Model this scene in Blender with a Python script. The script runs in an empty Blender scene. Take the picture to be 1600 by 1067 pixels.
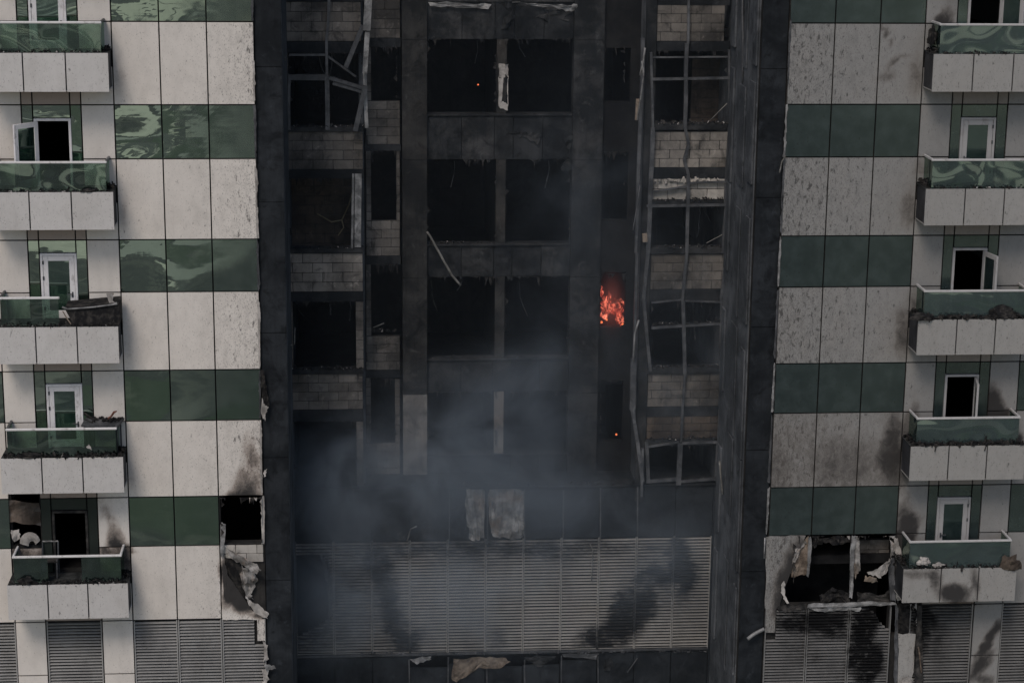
import bpy, bmesh, math, random
import numpy as np
from mathutils import Vector, Matrix, noise as mnoise

R = random.Random(7)
sc = bpy.context.scene
col = sc.collection

# ------------------------------------------------------------------ camera
CAM = np.array([5.84394, -51.86988, 10.28596])
YAW, PIT, ROL, FPX = .07885, .24508, .00984, 3242.9
def _axes():
    cy, sy = math.cos(YAW), math.sin(YAW)
    fw = np.array([sy*math.cos(PIT), cy*math.cos(PIT), -math.sin(PIT)])
    r = np.array([cy, -sy, 0.]); u = np.cross(r, fw)
    return (math.cos(ROL)*r+math.sin(ROL)*u, -math.sin(ROL)*r+math.cos(ROL)*u, fw)
AR, AU, AF = _axes()
cd = bpy.data.cameras.new('camera'); cam = bpy.data.objects.new('camera', cd); col.objects.link(cam)
cd.sensor_width = 36; cd.lens = 36*FPX/1600; cd.clip_end = 6000; cd.clip_start = .5
m = Matrix.Identity(4)
for i in range(3):
    m[i][0], m[i][1], m[i][2], m[i][3] = AR[i], AU[i], -AF[i], CAM[i]
cam.matrix_world = m
sc.camera = cam

# ------------------------------------------------------------------ sky, sun, exposure
SUN_EL, SUN_AZ = 48, 204           # degrees
w_ = bpy.data.worlds.new('World'); sc.world = w_; w_.use_nodes = True
nt = w_.node_tree; nt.nodes.clear()
sky = nt.nodes.new('ShaderNodeTexSky'); sky.sky_type = 'NISHITA'; sky.sun_disc = False
sky.sun_elevation = math.radians(SUN_EL); sky.sun_rotation = math.radians(SUN_AZ)
sky.air_density = 1.0; sky.dust_density = 1.6; sky.ozone_density = 1.0
bg = nt.nodes.new('ShaderNodeBackground'); bg.inputs[1].default_value = .10
wo = nt.nodes.new('ShaderNodeOutputWorld')
nt.links.new(sky.outputs[0], bg.inputs[0]); nt.links.new(bg.outputs[0], wo.inputs[0])
sl = bpy.data.lights.new('sun', 'SUN'); sl.energy = 1.5; sl.angle = math.radians(20); sl.color = (1, .90, .81)
so = bpy.data.objects.new('sun', sl); col.objects.link(so)
sd = Vector((math.sin(math.radians(SUN_AZ))*math.cos(math.radians(SUN_EL)),
             math.cos(math.radians(SUN_AZ))*math.cos(math.radians(SUN_EL)), math.sin(math.radians(SUN_EL))))
so.rotation_euler = sd.to_track_quat('Z', 'Y').to_euler(); so.location = sd*100
vs = sc.view_settings; vs.view_transform = 'Standard'; vs.look = 'None'; vs.exposure = .06; vs.gamma = 1
vs.use_curve_mapping = False
sc.cycles.use_denoising = True
sc.cycles.max_bounces = 5; sc.cycles.diffuse_bounces = 2; sc.cycles.glossy_bounces = 3; sc.cycles.caustics_reflective = False; sc.cycles.caustics_refractive = False; sc.cycles.volume_bounces = 1
sc.cycles.transparent_max_bounces = 12
sc.cycles.volume_step_rate = 1.5; sc.cycles.volume_max_steps = 128

# ------------------------------------------------------------------ picture <-> place
def ray(px, py): return AF+(px-800)/FPX*AR+(533.5-py)/FPX*AU
def U(px, py, Y=0.):                      # a pixel met with the wall plane y = Y
    d = ray(px, py); t = (Y-CAM[1])/d[1]; q = CAM+t*d
    return float(q[0]), float(q[2])
def UV(px, py, Y=0.):
    x, z = U(px, py, Y); return Vector((x, Y, z))
def PR(x, y, z):
    q = np.array([x, y, z])-CAM; k = q@AF
    return 800+FPX*(q@AR)/k, 533.5-FPX*(q@AU)/k
def rect(x0, y0, x1, y1, Y):              # pixel rectangle -> X0, X1, Z0, Z1 on plane
    ym, xm = (y0+y1)/2, (x0+x1)/2
    return U(x0, ym, Y)[0], U(x1, ym, Y)[0], U(xm, y1, Y)[1], U(xm, y0, Y)[1]

# ------------------------------------------------------------------ main measures (metres)
H, W, HG = 3.4, 1.158, 1.352              # storey, panel width, glass band height
XR = 16.873                               # left edge of the far wing
XM = XR+3*W                               # mirror: x -> XM - x
YB, YC = 4.4, 5.6                         # planes of the recessed bays and of the core
XA, XZ = 4.15, 16.2                       # inner faces of the recess
ZG = -46.0
GAP = .017
def Z0(n): return -H*(n-2)

# ------------------------------------------------------------------ mesh helpers
BASE = Vector((10.17, 0, ZG))
class MB:
    def __init__(s): s.v = []; s.f = []; s.a = []; s.smooth = False
    def add(s, vs, fs, at=None):
        n = len(s.v); s.v += [tuple(p) for p in vs]; s.f += [tuple(i+n for i in f) for f in fs]
        s.a += at if at else [(0., 0.)]*len(vs); return s
    def box(s, x0, x1, y0, y1, z0, z1, at=None):
        vs = [(x, y, z) for z in (z0, z1) for y in (y0, y1) for x in (x0, x1)]
        fs = [(0, 2, 3, 1), (4, 5, 7, 6), (0, 1, 5, 4), (2, 6, 7, 3), (0, 4, 6, 2), (1, 3, 7, 5)]
        return s.add(vs, fs, [at]*8 if at else None)
    def bar(s, a, b, wx, wy, twist=0):    # rectangular bar between two points
        a, b = Vector(a), Vector(b); d = (b-a).normalized()
        side = d.cross(Vector((0, 1, 0)))
        if side.length < 1e-3: side = Vector((1, 0, 0))
        side.normalize(); nrm = side.cross(d).normalized()
        if twist:
            q = Matrix.Rotation(twist, 3, d); side = q@side; nrm = q@nrm
        vs = [p+sx*side*wx/2+sy*nrm*wy/2 for p in (a, b) for sx, sy in ((-1, -1), (1, -1), (1, 1), (-1, 1))]
        return s.add(vs, [(0, 1, 2, 3), (7, 6, 5, 4), (0, 4, 5, 1), (1, 5, 6, 2), (2, 6, 7, 3), (3, 7, 4, 0)])
    def tube(s, pts, r, n=6):
        pts = [Vector(p) for p in pts]; ring = []; base = len(s.v)
        for i, p in enumerate(pts):
            d = (pts[min(i+1, len(pts)-1)]-pts[max(i-1, 0)]).normalized()
            a = d.cross(Vector((.3, 1, .2))).normalized(); b = d.cross(a).normalized()
            rr = r[i] if isinstance(r, (list, tuple)) else r
            for k in range(n):
                t = 2*math.pi*k/n; s.v.append(tuple(p+rr*(math.cos(t)*a+math.sin(t)*b))); s.a.append((0., 0.))
        for i in range(len(pts)-1):
            for k in range(n):
                k2 = (k+1) % n
                s.f.append((base+i*n+k, base+i*n+k2, base+(i+1)*n+k2, base+(i+1)*n+k))
        s.f.append(tuple(base+k for k in range(n))[::-1]); s.f.append(tuple(base+(len(pts)-1)*n+k for k in range(n)))
        return s
    def slab(s, x0, x1, z0, z1, y, th, nx=1, nz=1, fn=None, tilt=0., bow=0.):   # plate with a gridded front at y
        n0 = len(s.v); xc, zc = (x0+x1)/2, (z0+z1)/2
        tx, tz = R.uniform(-tilt, tilt), R.uniform(-tilt, tilt)
        g = []
        for j in range(nz+1):
            for i in range(nx+1):
                X = x0+(x1-x0)*i/nx; Z = z0+(z1-z0)*j/nz
                b = bow*(1-((X-xc)/(x1-x0)*2)**2)*(1-((Z-zc)/(z1-z0)*2)**2)
                Y = y+tx*(X-xc)+tz*(Z-zc)-b
                s.v.append((X, Y, Z)); s.a.append(fn(X, y, Z) if fn else (0., 0.))
        for j in range(nz):
            for i in range(nx):
                a = n0+j*(nx+1)+i; s.f.append((a, a+1, a+nx+2, a+nx+1))
        n1 = len(s.v)
        cs = [n0, n0+nx, n0+(nz+1)*(nx+1)-1, n0+nz*(nx+1)]
        for c in cs:
            X, Y, Z = s.v[c]; s.v.append((X, y+th, Z)); s.a.append(s.a[c])
        edge = [[n0+i for i in range(nx+1)], [n0+nx+j*(nx+1) for j in range(nz+1)],
                [n0+nz*(nx+1)+nx-i for i in range(nx+1)], [n0+(nz-j)*(nx+1) for j in range(nz+1)]]
        for k, e in enumerate(edge):
            s.f.append(tuple(e[::-1])+(n1+k, n1+(k+1) % 4))
        s.f.append((n1+3, n1+2, n1+1, n1))
        return s
    def build(s, name, mat, parent=None, bevel=0, kind=None, label=None):
        me = bpy.data.meshes.new(name)
        off = BASE if parent is not None else Vector((0, 0, 0))
        me.from_pydata([tuple(Vector(p)-off) for p in s.v], [], s.f)
        at = me.attributes.new('soot', 'FLOAT', 'POINT'); at.data.foreach_set('value', [a[0] for a in s.a])  # soot values also hold the shade painted beside the balconies
        at = me.attributes.new('speck', 'FLOAT', 'POINT'); at.data.foreach_set('value', [a[1] for a in s.a])
        me.materials.append(mat); me.update()
        if s.smooth: me.polygons.foreach_set('use_smooth', [True]*len(me.polygons))
        o = bpy.data.objects.new(name, me); col.objects.link(o)
        if parent is not None: o.parent = parent
        if bevel:
            b = o.modifiers.new('bevel', 'BEVEL'); b.width = bevel; b.segments = 1; b.limit_method = 'ANGLE'
        if kind: o['kind'] = kind
        if label: o['label'] = label
        return o
def tag(o, label, cat, group=None, kind=None):
    o['label'] = label; o['category'] = cat
    if group: o['group'] = group
    if kind: o['kind'] = kind
    return o

# ------------------------------------------------------------------ materials
def new_mat(name):
    mt = bpy.data.materials.new(name); mt.use_nodes = True; t = mt.node_tree
    return mt, t, t.nodes['Principled BSDF']
def N(t, typ, **kw):
    n = t.nodes.new(typ)
    for k, v in kw.items():
        if k.startswith('in_'):
            key = k[3:]; n.inputs[int(key) if key.isdigit() else key.replace('_', ' ')].default_value = v
        else: setattr(n, k, v)
    return n
def math_(t, op, a, b=None, c=None, clamp=False):
    n = t.nodes.new('ShaderNodeMath'); n.operation = op; n.use_clamp = clamp
    for i, v in enumerate((a, b, c)):
        if v is None: continue
        if isinstance(v, (int, float)): n.inputs[i].default_value = v
        else: t.links.new(v, n.inputs[i])
    return n.outputs[0]
def mixc(t, f, a, b, mode='MIX'):
    n = t.nodes.new('ShaderNodeMix'); n.data_type = 'RGBA'; n.blend_type = mode; n.clamp_factor = True
    for s_, v in ((n.inputs[0], f), (n.inputs[6], a), (n.inputs[7], b)):
        if isinstance(v, (int, float)): s_.default_value = v
        elif isinstance(v, tuple): s_.default_value = (*v, 1) if len(v) == 3 else v
        else: t.links.new(v, s_)
    return n.outputs[2]
def pos(t, scale=(1, 1, 1), loc=(0, 0, 0), rot=(0, 0, 0)):
    g = t.nodes.new('ShaderNodeNewGeometry'); mp = t.nodes.new('ShaderNodeMapping')
    mp.inputs['Scale'].default_value = scale; mp.inputs['Location'].default_value = loc; mp.inputs['Rotation'].default_value = rot
    t.links.new(g.outputs['Position'], mp.inputs[0]); return mp.outputs[0]
def nz(t, vec, scale, detail=4, rough=.55, dist=0):
    n = N(t, 'ShaderNodeTexNoise', in_Scale=scale, in_Detail=detail, in_Roughness=rough, in_Distortion=dist)
    t.links.new(vec, n.inputs['Vector']); return n.outputs['Fac']
def ramp(t, f, lo, hi, a=0., b=1.):
    n = N(t, 'ShaderNodeMapRange', interpolation_type='SMOOTHSTEP', clamp=True)
    t.links.new(f, n.inputs[0])
    for i, v in enumerate((lo, hi, a, b)): n.inputs[i+1].default_value = v
    return n.outputs[0]
def attr(t, name):
    n = t.nodes.new('ShaderNodeAttribute'); n.attribute_name = name; return n.outputs['Fac']
def rnd(t):
    return t.nodes.new('ShaderNodeObjectInfo').outputs['Random']
def bump(t, bs, h, strength, dist=.02):
    b = N(t, 'ShaderNodeBump'); b.inputs['Strength'].default_value = strength; b.inputs['Distance'].default_value = dist
    t.links.new(h, b.inputs['Height']); t.links.new(b.outputs[0], bs.inputs['Normal'])

def mat_clad(name, base, dirt=(.024, .022, .021), rough=.45, brown=(.17, .11, .075)):
    mt, t, b = new_mat(name)
    P = pos(t); so_, sp = attr(t, 'soot'), attr(t, 'speck')
    # panel to panel tone
    c = mixc(t, math_(t, 'MULTIPLY', rnd(t), .25), base, tuple(x*.78 for x in base))
    # cloudy grime
    g = ramp(t, nz(t, pos(t, (1, 1, .6)), 1.6, 4, .65), .4, .75)
    c = mixc(t, math_(t, 'MULTIPLY', g, .22), c, (.25, .225, .2))
    # run-down streaks
    st = ramp(t, nz(t, pos(t, (9, 9, .7)), 1.5, 3, .7), .6, .78)
    c = mixc(t, math_(t, 'MULTIPLY', st, .14), c, (.16, .14, .125))
    # slanting flecks of soot, few or many by 'speck'
    fl = nz(t, pos(t, (1, 1, .42), rot=(0, .42, 0)), 10, 4, .74, .3)
    thr = math_(t, 'MULTIPLY_ADD', sp, -.19, .685)
    f1 = math_(t, 'MULTIPLY', math_(t, 'SUBTRACT', fl, thr), 11, clamp=True)
    c = mixc(t, math_(t, 'MULTIPLY', f1, .82), c, dirt)
    f2 = nz(t, pos(t, (1, 1, .55), rot=(0, .3, 0), loc=(3, 0, 5)), 34, 2, .7)
    thr2 = math_(t, 'MULTIPLY_ADD', sp, -.15, .655)
    f2 = math_(t, 'MULTIPLY', math_(t, 'SUBTRACT', f2, thr2), 12, clamp=True)
    c = mixc(t, math_(t, 'MULTIPLY', f2, .6), c, (.06, .054, .05))
    mo = ramp(t, nz(t, pos(t, (1, 1, .55), rot=(0, .3, 0), loc=(9, 0, 2)), 5.5, 5, .72), .42, .68)
    c = mixc(t, math_(t, 'MULTIPLY', math_(t, 'MULTIPLY', sp, mo), .55), c, tuple(x*.42 for x in base))
    f3 = nz(t, pos(t, (1.6, 1, .32), rot=(0, .22, 0), loc=(2, 0, 7)), 5, 4, .7, .5)
    f3 = math_(t, 'MULTIPLY', math_(t, 'SUBTRACT', f3, math_(t, 'MULTIPLY_ADD', sp, -.09, .70)), 9, clamp=True)
    c = mixc(t, math_(t, 'MULTIPLY', f3, .6), c, (.07, .063, .058))
    # scorch, with the shade painted beside balconies
    k = nz(t, pos(t, (1, 1, .8)), 4.2, 6, .75, .5)
    s = math_(t, 'ADD', so_, math_(t, 'MULTIPLY', math_(t, 'MULTIPLY', math_(t, 'SUBTRACT', k, .5), 2.3), math_(t, 'MULTIPLY', so_, math_(t, 'SUBTRACT', 1.25, so_))), clamp=True)
    c = mixc(t, ramp(t, s, .12, .6, 0, .55), c, brown)
    c = mixc(t, ramp(t, s, .3, .95), c, dirt)
    t.links.new(c, b.inputs['Base Color'])
    t.links.new(ramp(t, s, 0, 1, rough, .85), b.inputs['Roughness'])
    bump(t, b, math_(t, 'ADD', nz(t, P, 1.1, 2), math_(t, 'MULTIPLY', fl, .12)), .18, .03)
    return mt
M = {}
M['clad'] = mat_clad('white_cladding', (.64, .595, .545))
M['fascia'] = mat_clad('balcony_fascia', (.52, .50, .48))
M['clad_far'] = mat_clad('sooty_dimmed_cladding', (.225, .22, .211), brown=(.115, .098, .084))  # soot film, with the far wing's dimmer light put into the colour
M['fascia_far'] = mat_clad('sooty_dimmed_fascia', (.28, .272, .258), brown=(.115, .098, .084))  # fascia darkened for soot and for the weaker light over there
M['grey_panel'] = mat_clad('grey_panel', (.30, .29, .275))
M['brown_panel'] = mat_clad('brown_soffit_panel', (.34, .28, .245))

M['brown_panel_far'] = mat_clad('brown_soffit_sooty_dimmed', (.22, .195, .175))  # far-wing copy: soot plus dimmer light in its colour
def mat_glass(name, dark=(.008, .0155, .012), tint=(.66, .80, .66), ior=7, wav=1.0):
    mt, t, b = new_mat(name)
    so_, sp = attr(t, 'soot'), attr(t, 'speck')
    P = pos(t)
    fl = nz(t, pos(t, (1, 1, .6), rot=(0, .4, 0)), 16, 5, .7)
    thr = math_(t, 'MULTIPLY_ADD', sp, -.22, .80)
    f1 = math_(t, 'MULTIPLY', math_(t, 'SUBTRACT', fl, thr), 10, clamp=True)
    film = ramp(t, nz(t, P, 2.3, 6, .65), .35, .8)
    c = mixc(t, math_(t, 'MULTIPLY', film, .13), dark, (.12, .15, .13))
    c = mixc(t, math_(t, 'MULTIPLY', sp, .9), c, mixc(t, film, (.016, .0225, .0265), (.036, .0465, .0515)))
    c = mixc(t, f1, c, (.012, .014, .013))
    c = mixc(t, so_, c, (.008, .008, .008))
    t.links.new(c, b.inputs['Base Color'])
    rr = math_(t, 'ADD', math_(t, 'MULTIPLY', film, .05), math_(t, 'MULTIPLY', math_(t, 'MULTIPLY', sp, sp), .45))
    rr = math_(t, 'ADD', rr, math_(t, 'ADD', math_(t, 'MULTIPLY', f1, .5), math_(t, 'MULTIPLY', so_, .5)), clamp=True)
    t.links.new(rr, b.inputs['Roughness'])
    b.inputs['IOR'].default_value = ior; b.inputs['Specular Tint'].default_value = (*tint, 1)
    t.links.new(math_(t, 'MULTIPLY', math_(t, 'MULTIPLY_ADD', sp, -.5, .5), math_(t, 'SUBTRACT', 1.0, so_, clamp=True)), b.inputs['Specular IOR Level'])
    h = math_(t, 'ADD', nz(t, pos(t, (1, 1, 1.4)), .42, 0, .4, .3), math_(t, 'MULTIPLY', nz(t, pos(t, (1, 1, 1.8)), 2.0, 1), .018))
    bump(t, b, h, 1.0, .055*wav)
    return mt
M['glass'] = mat_glass('green_spandrel_glass')
M['pane'] = mat_glass('door_pane_glass', (.006, .016, .0125), (.6, .78, .66), 4.5, .5)

def mat_rail():
    mt, t, b = new_mat('green_rail_glass')
    b.inputs['Base Color'].default_value = (.30, .47, .40, 1); b.inputs['Roughness'].default_value = .03
    out = t.nodes['Material Output']
    tr = N(t, 'ShaderNodeBsdfTransparent'); tr.inputs[0].default_value = (.42, .56, .49, 1)
    gl = N(t, 'ShaderNodeBsdfGlossy'); gl.inputs['Roughness'].default_value = .03; gl.inputs['Color'].default_value = (.76, .9, .78, 1)
    df = N(t, 'ShaderNodeBsdfDiffuse'); df.inputs[0].default_value = (.055, .078, .078, 1)
    h = nz(t, pos(t, (1, 1, 1.2)), .8, 0, .5, .5)
    bp = N(t, 'ShaderNodeBump'); bp.inputs['Strength'].default_value = 1; bp.inputs['Distance'].default_value = .045
    t.links.new(h, bp.inputs['Height']); t.links.new(bp.outputs[0], gl.inputs['Normal'])
    fr = N(t, 'ShaderNodeFresnel'); fr.inputs[0].default_value = 2.5
    m1 = N(t, 'ShaderNodeMixShader'); m2 = N(t, 'ShaderNodeMixShader')
    film = ramp(t, nz(t, pos(t), 3, 6, .65), .35, .8, .06, .3)
    t.links.new(math_(t, 'ADD', film, math_(t, 'MULTIPLY', attr(t, 'speck'), .5), clamp=True), m1.inputs[0])
    t.links.new(tr.outputs[0], m1.inputs[1]); t.links.new(df.outputs[0], m1.inputs[2])
    t.links.new(fr.outputs[0], m2.inputs[0]); t.links.new(m1.outputs[0], m2.inputs[1]); t.links.new(gl.outputs[0], m2.inputs[2])
    t.links.new(m2.outputs[0], out.inputs['Surface'])
    return mt
M['rail_glass'] = mat_rail()

def mat_burnt(name, lo, hi, scale=1.2, a=.38, c_=.68, rough=.85, bumps=.35, warm=None, streak=.35, objvar=.35, spec=.1):
    mt, t, b = new_mat(name)
    P = pos(t)
    n1 = nz(t, P, scale, 5, .65, .3)
    c = mixc(t, ramp(t, n1, a, c_), lo, hi)
    if warm: c = mixc(t, ramp(t, nz(t, pos(t, loc=(4, 2, 9)), scale*.7, 5, .6), .5, .75, 0, .7), c, warm)
    c = mixc(t, ramp(t, nz(t, pos(t, (1, 1, .8), loc=(1, 7, 3)), 3.4, 6, .72, .6), .56, .74, 0, .55), c, tuple(min(.6, x*1.9) for x in hi))
    c = mixc(t, ramp(t, nz(t, pos(t, loc=(8, 1, 2)), 2.1, 6, .7, .8), .5, .7, 0, .75), c, tuple(x*.35 for x in lo))
    st = ramp(t, nz(t, pos(t, (7, 7, .5)), 1.3, 5, .7), .45, .72)
    c = mixc(t, math_(t, 'MULTIPLY', st, streak), c, tuple(x*.4 for x in lo))
    sp = nz(t, P, 38, 3, .7)
    c = mixc(t, ramp(t, sp, .66, .74, 0, .5), c, tuple(min(1, x*2.2) for x in hi))
    c = mixc(t, math_(t, 'MULTIPLY', rnd(t), objvar), c, tuple(x*.45 for x in lo))
    c = mixc(t, attr(t, 'soot'), c, (.010, .010, .011))
    t.links.new(c, b.inputs['Base Color']); b.inputs['Roughness'].default_value = rough; b.inputs['Specular IOR Level'].default_value = spec
    bump(t, b, nz(t, P, 14, 5, .7), bumps, .02)
    return mt
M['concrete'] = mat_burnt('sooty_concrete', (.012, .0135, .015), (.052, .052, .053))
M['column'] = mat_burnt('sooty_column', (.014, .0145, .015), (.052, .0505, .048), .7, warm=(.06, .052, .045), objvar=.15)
M['column_low'] = mat_burnt('pale_column', (.10, .095, .09), (.22, .207, .19), .7, warm=(.19, .16, .135), objvar=.1)  # paler tone for the lowest column and window post
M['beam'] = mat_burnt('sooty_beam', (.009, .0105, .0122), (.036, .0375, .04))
M['block'] = mat_burnt('concrete_block', (.045, .042, .039), (.19, .174, .157), .6, .34, .64, warm=(.12, .1, .08), streak=.2, objvar=.4)
M['light_block'] = mat_burnt('lighter_block', (.115, .107, .098), (.28, .258, .232), .6, .32, .6, warm=(.15, .125, .1), streak=.2, objvar=.3)
M['pale_block'] = mat_burnt('pale_block', (.2, .19, .175), (.46, .43, .39), .9, .3, .6, streak=.15)
M['brown_block'] = mat_burnt('brown_block', (.045, .036, .03), (.12, .095, .075), .9, streak=.2)
M['mortar'] = mat_burnt('mortar', (.03, .028, .027), (.085, .08, .074))
M['char'] = mat_burnt('charred_panel', (.010, .012, .0145), (.03, .034, .039), .9, .35, .7, rough=.6, bumps=.15, streak=.25, objvar=.3)
M['plaster'] = mat_burnt('sooty_plaster', (.055, .060, .066), (.13, .137, .147), .7, streak=.4)
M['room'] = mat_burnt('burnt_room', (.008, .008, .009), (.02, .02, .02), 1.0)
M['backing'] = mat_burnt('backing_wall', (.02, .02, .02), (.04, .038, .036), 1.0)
M['debris'] = mat_burnt('charred_debris', (.012, .012, .013), (.06, .055, .05), 6, .4, .7)
M['ash'] = mat_burnt('ash_debris', (.16, .15, .14), (.55, .52, .5), 7, .35, .65)
M['foil'] = mat_burnt('crumpled_foil', (.12, .11, .10), (.48, .46, .44), 3, .35, .7, rough=.38, bumps=.6, warm=(.3, .2, .13), streak=.1, spec=.45)
M['pale_sheet'] = mat_burnt('peeled_sheet', (.22, .205, .19), (.5, .47, .44), 2.5, .3, .65, rough=.5, streak=.15)
M['tan_sheet'] = mat_burnt('scorched_insulation', (.085, .064, .05), (.32, .262, .21), 2.5, .3, .65, streak=.25)
M['brown_sheet'] = mat_burnt('browned_sheet', (.045, .034, .027), (.2, .155, .125), 1.6, .35, .7, rough=.4, streak=.3, spec=.4)
M['alu'] = mat_burnt('sooty_aluminium', (.032, .034, .038), (.12, .122, .128), 2.2, .35, .7, rough=.5, bumps=.1, streak=.3, spec=.45)
M['pale_alu'] = mat_burnt('ashy_aluminium', (.10, .10, .10), (.34, .335, .33), 3, .35, .65, rough=.5, bumps=.1, streak=.3, spec=.45)
M['cable'] = mat_burnt('burnt_cable', (.10, .098, .09), (.3, .29, .27), 3, .3, .7)
M['yellow_cable'] = mat_burnt('yellowed_cable', (.2, .17, .1), (.36, .31, .2), 3, .3, .7)
M['dark_side'] = mat_burnt('dark_side_panel', (.03, .031, .034), (.06, .06, .064), 1.2, rough=.5)
M['deck'] = mat_burnt('balcony_deck', (.02, .022, .022), (.06, .063, .062), 3)

def mat_louvre(name, base):
    mt, t, b = new_mat(name)
    so_ = attr(t, 'soot')
    c = mixc(t, ramp(t, nz(t, pos(t, (1, 1, .5)), 1.3, 6, .65), .35, .75, 0, .6), base, tuple(x*.45 for x in base))
    c = mixc(t, ramp(t, nz(t, pos(t, (1, 1, 3)), 18, 4, .7), .58, .72, 0, .7), c, (.03, .029, .028))
    s = math_(t, 'ADD', so_, math_(t, 'MULTIPLY', math_(t, 'SUBTRACT', nz(t, pos(t, (1, 1, 1.6)), 3.0, 7, .75, .6), .52), math_(t, 'MULTIPLY', so_, 2.6)), clamp=True)
    c = mixc(t, ramp(t, s, .05, .9), c, (.013, .013, .014))
    t.links.new(c, b.inputs['Base Color']); b.inputs['Roughness'].default_value = .5
    return mt
M['louvre'] = mat_louvre('louvre_grey', (.30, .295, .285))
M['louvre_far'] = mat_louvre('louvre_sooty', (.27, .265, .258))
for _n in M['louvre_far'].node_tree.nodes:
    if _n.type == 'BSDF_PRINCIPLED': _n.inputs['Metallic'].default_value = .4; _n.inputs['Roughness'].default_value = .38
M['louvre_c'] = mat_louvre('louvre_scorched', (.34, .322, .298))

def mat_white(name, c0, rough=.4):
    mt, t, b = new_mat(name)
    c = mixc(t, ramp(t, nz(t, pos(t, (1, 1, .5)), 7, 6, .7), .52, .72, 0, .6), c0, (.14, .12, .11))
    c = mixc(t, attr(t, 'soot'), c, (.012, .012, .012))
    t.links.new(c, b.inputs['Base Color']); b.inputs['Roughness'].default_value = rough
    return mt
M['white'] = mat_white('white_frame', (.66, .64, .64))
M['rail'] = mat_white('white_handrail', (.60, .585, .57))
M['white_far'] = mat_white('sooty_dimmed_white_frame', (.33, .32, .315))  # soot and the far wing's dimmer light both darken this white
M['rail_far'] = mat_white('sooty_dimmed_white_handrail', (.42, .41, .40))  # handrail white lowered for soot and dimmer light alike
M['burnt_frame'] = mat_burnt('burnt_frame', (.02, .02, .02), (.075, .07, .065), 5)
M['table'] = mat_burnt('grey_table', (.05, .052, .055), (.13, .133, .138), 4, rough=.5)
M['rust'] = mat_burnt('rusty_rag', (.12, .05, .035), (.3, .14, .1), 5)

# ------------------------------------------------------------------ scorch marks and painted shade beside the balconies, given in picture coordinates and baked to points of the panels
BLOBS = [ # x, y, rx, ry, angle, strength
 (364, 905, 24, 52, -14, 1.3), (384, 942, 26, 26, 30, 1.2), (352, 930, 10, 40, 0, .5), (368, 930, 26, 34, 0, .42), (405, 962, 16, 10, 0, .8),
 (400, 745, 22, 70, -15, .55), (405, 110, 14, 60, 0, .25), (404, 470, 14, 70, 0, .3), (395, 690, 25, 45, 0, .3),
 (184, 118, 14, 44, 0, .38), (192, 335, 13, 44, 0, .36), (200, 545, 12, 40, 0, .32),  # soot and painted contact shade beside the left balconies
 (205, 750, 13, 40, 0, .3), (88, 783, 60, 22, 0, .4), (155, 790, 40, 30, 0, .35), (32, 700, 18, 50, 0, .35),  # starts with soot and contact shade painted beside a left balcony
 (1460, 60, 14, 40, 0, .5),
 (1432, 118, 18, 50, 0, .5), (1420, 325, 18, 52, 0, .55), (1412, 520, 22, 60, 0, .6), (1400, 715, 30, 70, 0, .7), (1395, 640, 25, 60, 0, .4),  # soot with contact shade painted in beside the right balconies
 
 
 (1430, 812, 26, 14, -20, .45), (1412, 850, 26, 40, 0, .5),
 (1490, 926, 34, 20, 0, 1.05), (1462, 905, 14, 30, 0, .6), (1432, 897, 34, 12, 0, .5), (1524, 908, 10, 34, -8, .6), (1510, 945, 34, 10, 0, .5),
 (1545, 1000, 12, 55, 32, 1.1), (1530, 1040, 16, 45, 38, 1.0), (1538, 1062, 22, 14, 0, .8),
 (1236, 900, 26, 80, 18, .9), (1222, 960, 22, 40, 0, .3), (1200, 760, 40, 90, 0, .25),
 (1270, 700, 130, 120, 0, .22), (1340, 730, 90, 60, 0, .3), (1385, 120, 20, 12, -25, .5), (1400, 95, 30, 6, -28, .6), (1385, 50, 8, 22, -15, .6), (1394, 72, 5, 26, -15, .5), (1392, 100, 7, 9, 0, .7),
 (1278, 400, 30, 30, 0, .4),
]
PLUMES = [ # foot x, foot y, half width, height, lean, strength
 (380, 777, 40, 75, 12, 1.1), (186, 860, 26, 78, -22, 1.15), (1562, 694, 40, 122, -18, 2.8), (1550, 694, 28, 105, 0, 1.8), (1472, 44, 20, 60, 14, 1.15), (1480, 20, 16, 70, 6, .45),
 (1438, 270, 13, 60, -12, .5), (1430, 475, 14, 70, -10, .55), (1424, 690, 20, 95, 10, 1.0), (1413, 850, 24, 115, 4, 1.2), (1455, 690, 40, 26, 0, .7)]
def soot_shade(px, py):
    s = 0.
    for x, y, hw, h, lean, st in PLUMES:
        t = (y-py)/h
        if -.06 < t < 1:
            t = max(0, t); d = abs(px-x-lean*t)/(hw*(1-t)**.8+2)
            if d < 1: s = max(s, st*(1-t)**1.1*(1-d*d))
    for x, y, rx, ry, an, st in BLOBS:
        dx, dy = px-x, py-y
        if abs(dx) > 150 or abs(dy) > 150: continue
        if an:
            a = math.radians(an); dx, dy = dx*math.cos(a)+dy*math.sin(a), -dx*math.sin(a)+dy*math.cos(a)
        d = (dx/rx)**2+(dy/ry)**2
        if d < 1: s = max(s, st*(1-d)**1.1) if st > .5 else s+st*(1-d)
    return s
def fn_clad(X, Y, Z):
    px, py = PR(X, Y, Z); ox = 7*mnoise.noise(Vector((X*2.2, 0, Z*2.2)))+4*mnoise.noise(Vector((X*6, 5, Z*6)))
    s = soot_shade(px+ox, py+ox*.6)
    if px < 600:
        sp = .12+.55*max(0, min(1, (px-280)/130))**1.3+(.12 if px > 180 else 0)
        film = 0
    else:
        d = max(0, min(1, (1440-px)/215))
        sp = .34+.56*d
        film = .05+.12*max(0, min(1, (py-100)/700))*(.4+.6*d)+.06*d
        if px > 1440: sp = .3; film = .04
    return (min(1., max(s, 0)+film), sp)
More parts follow.
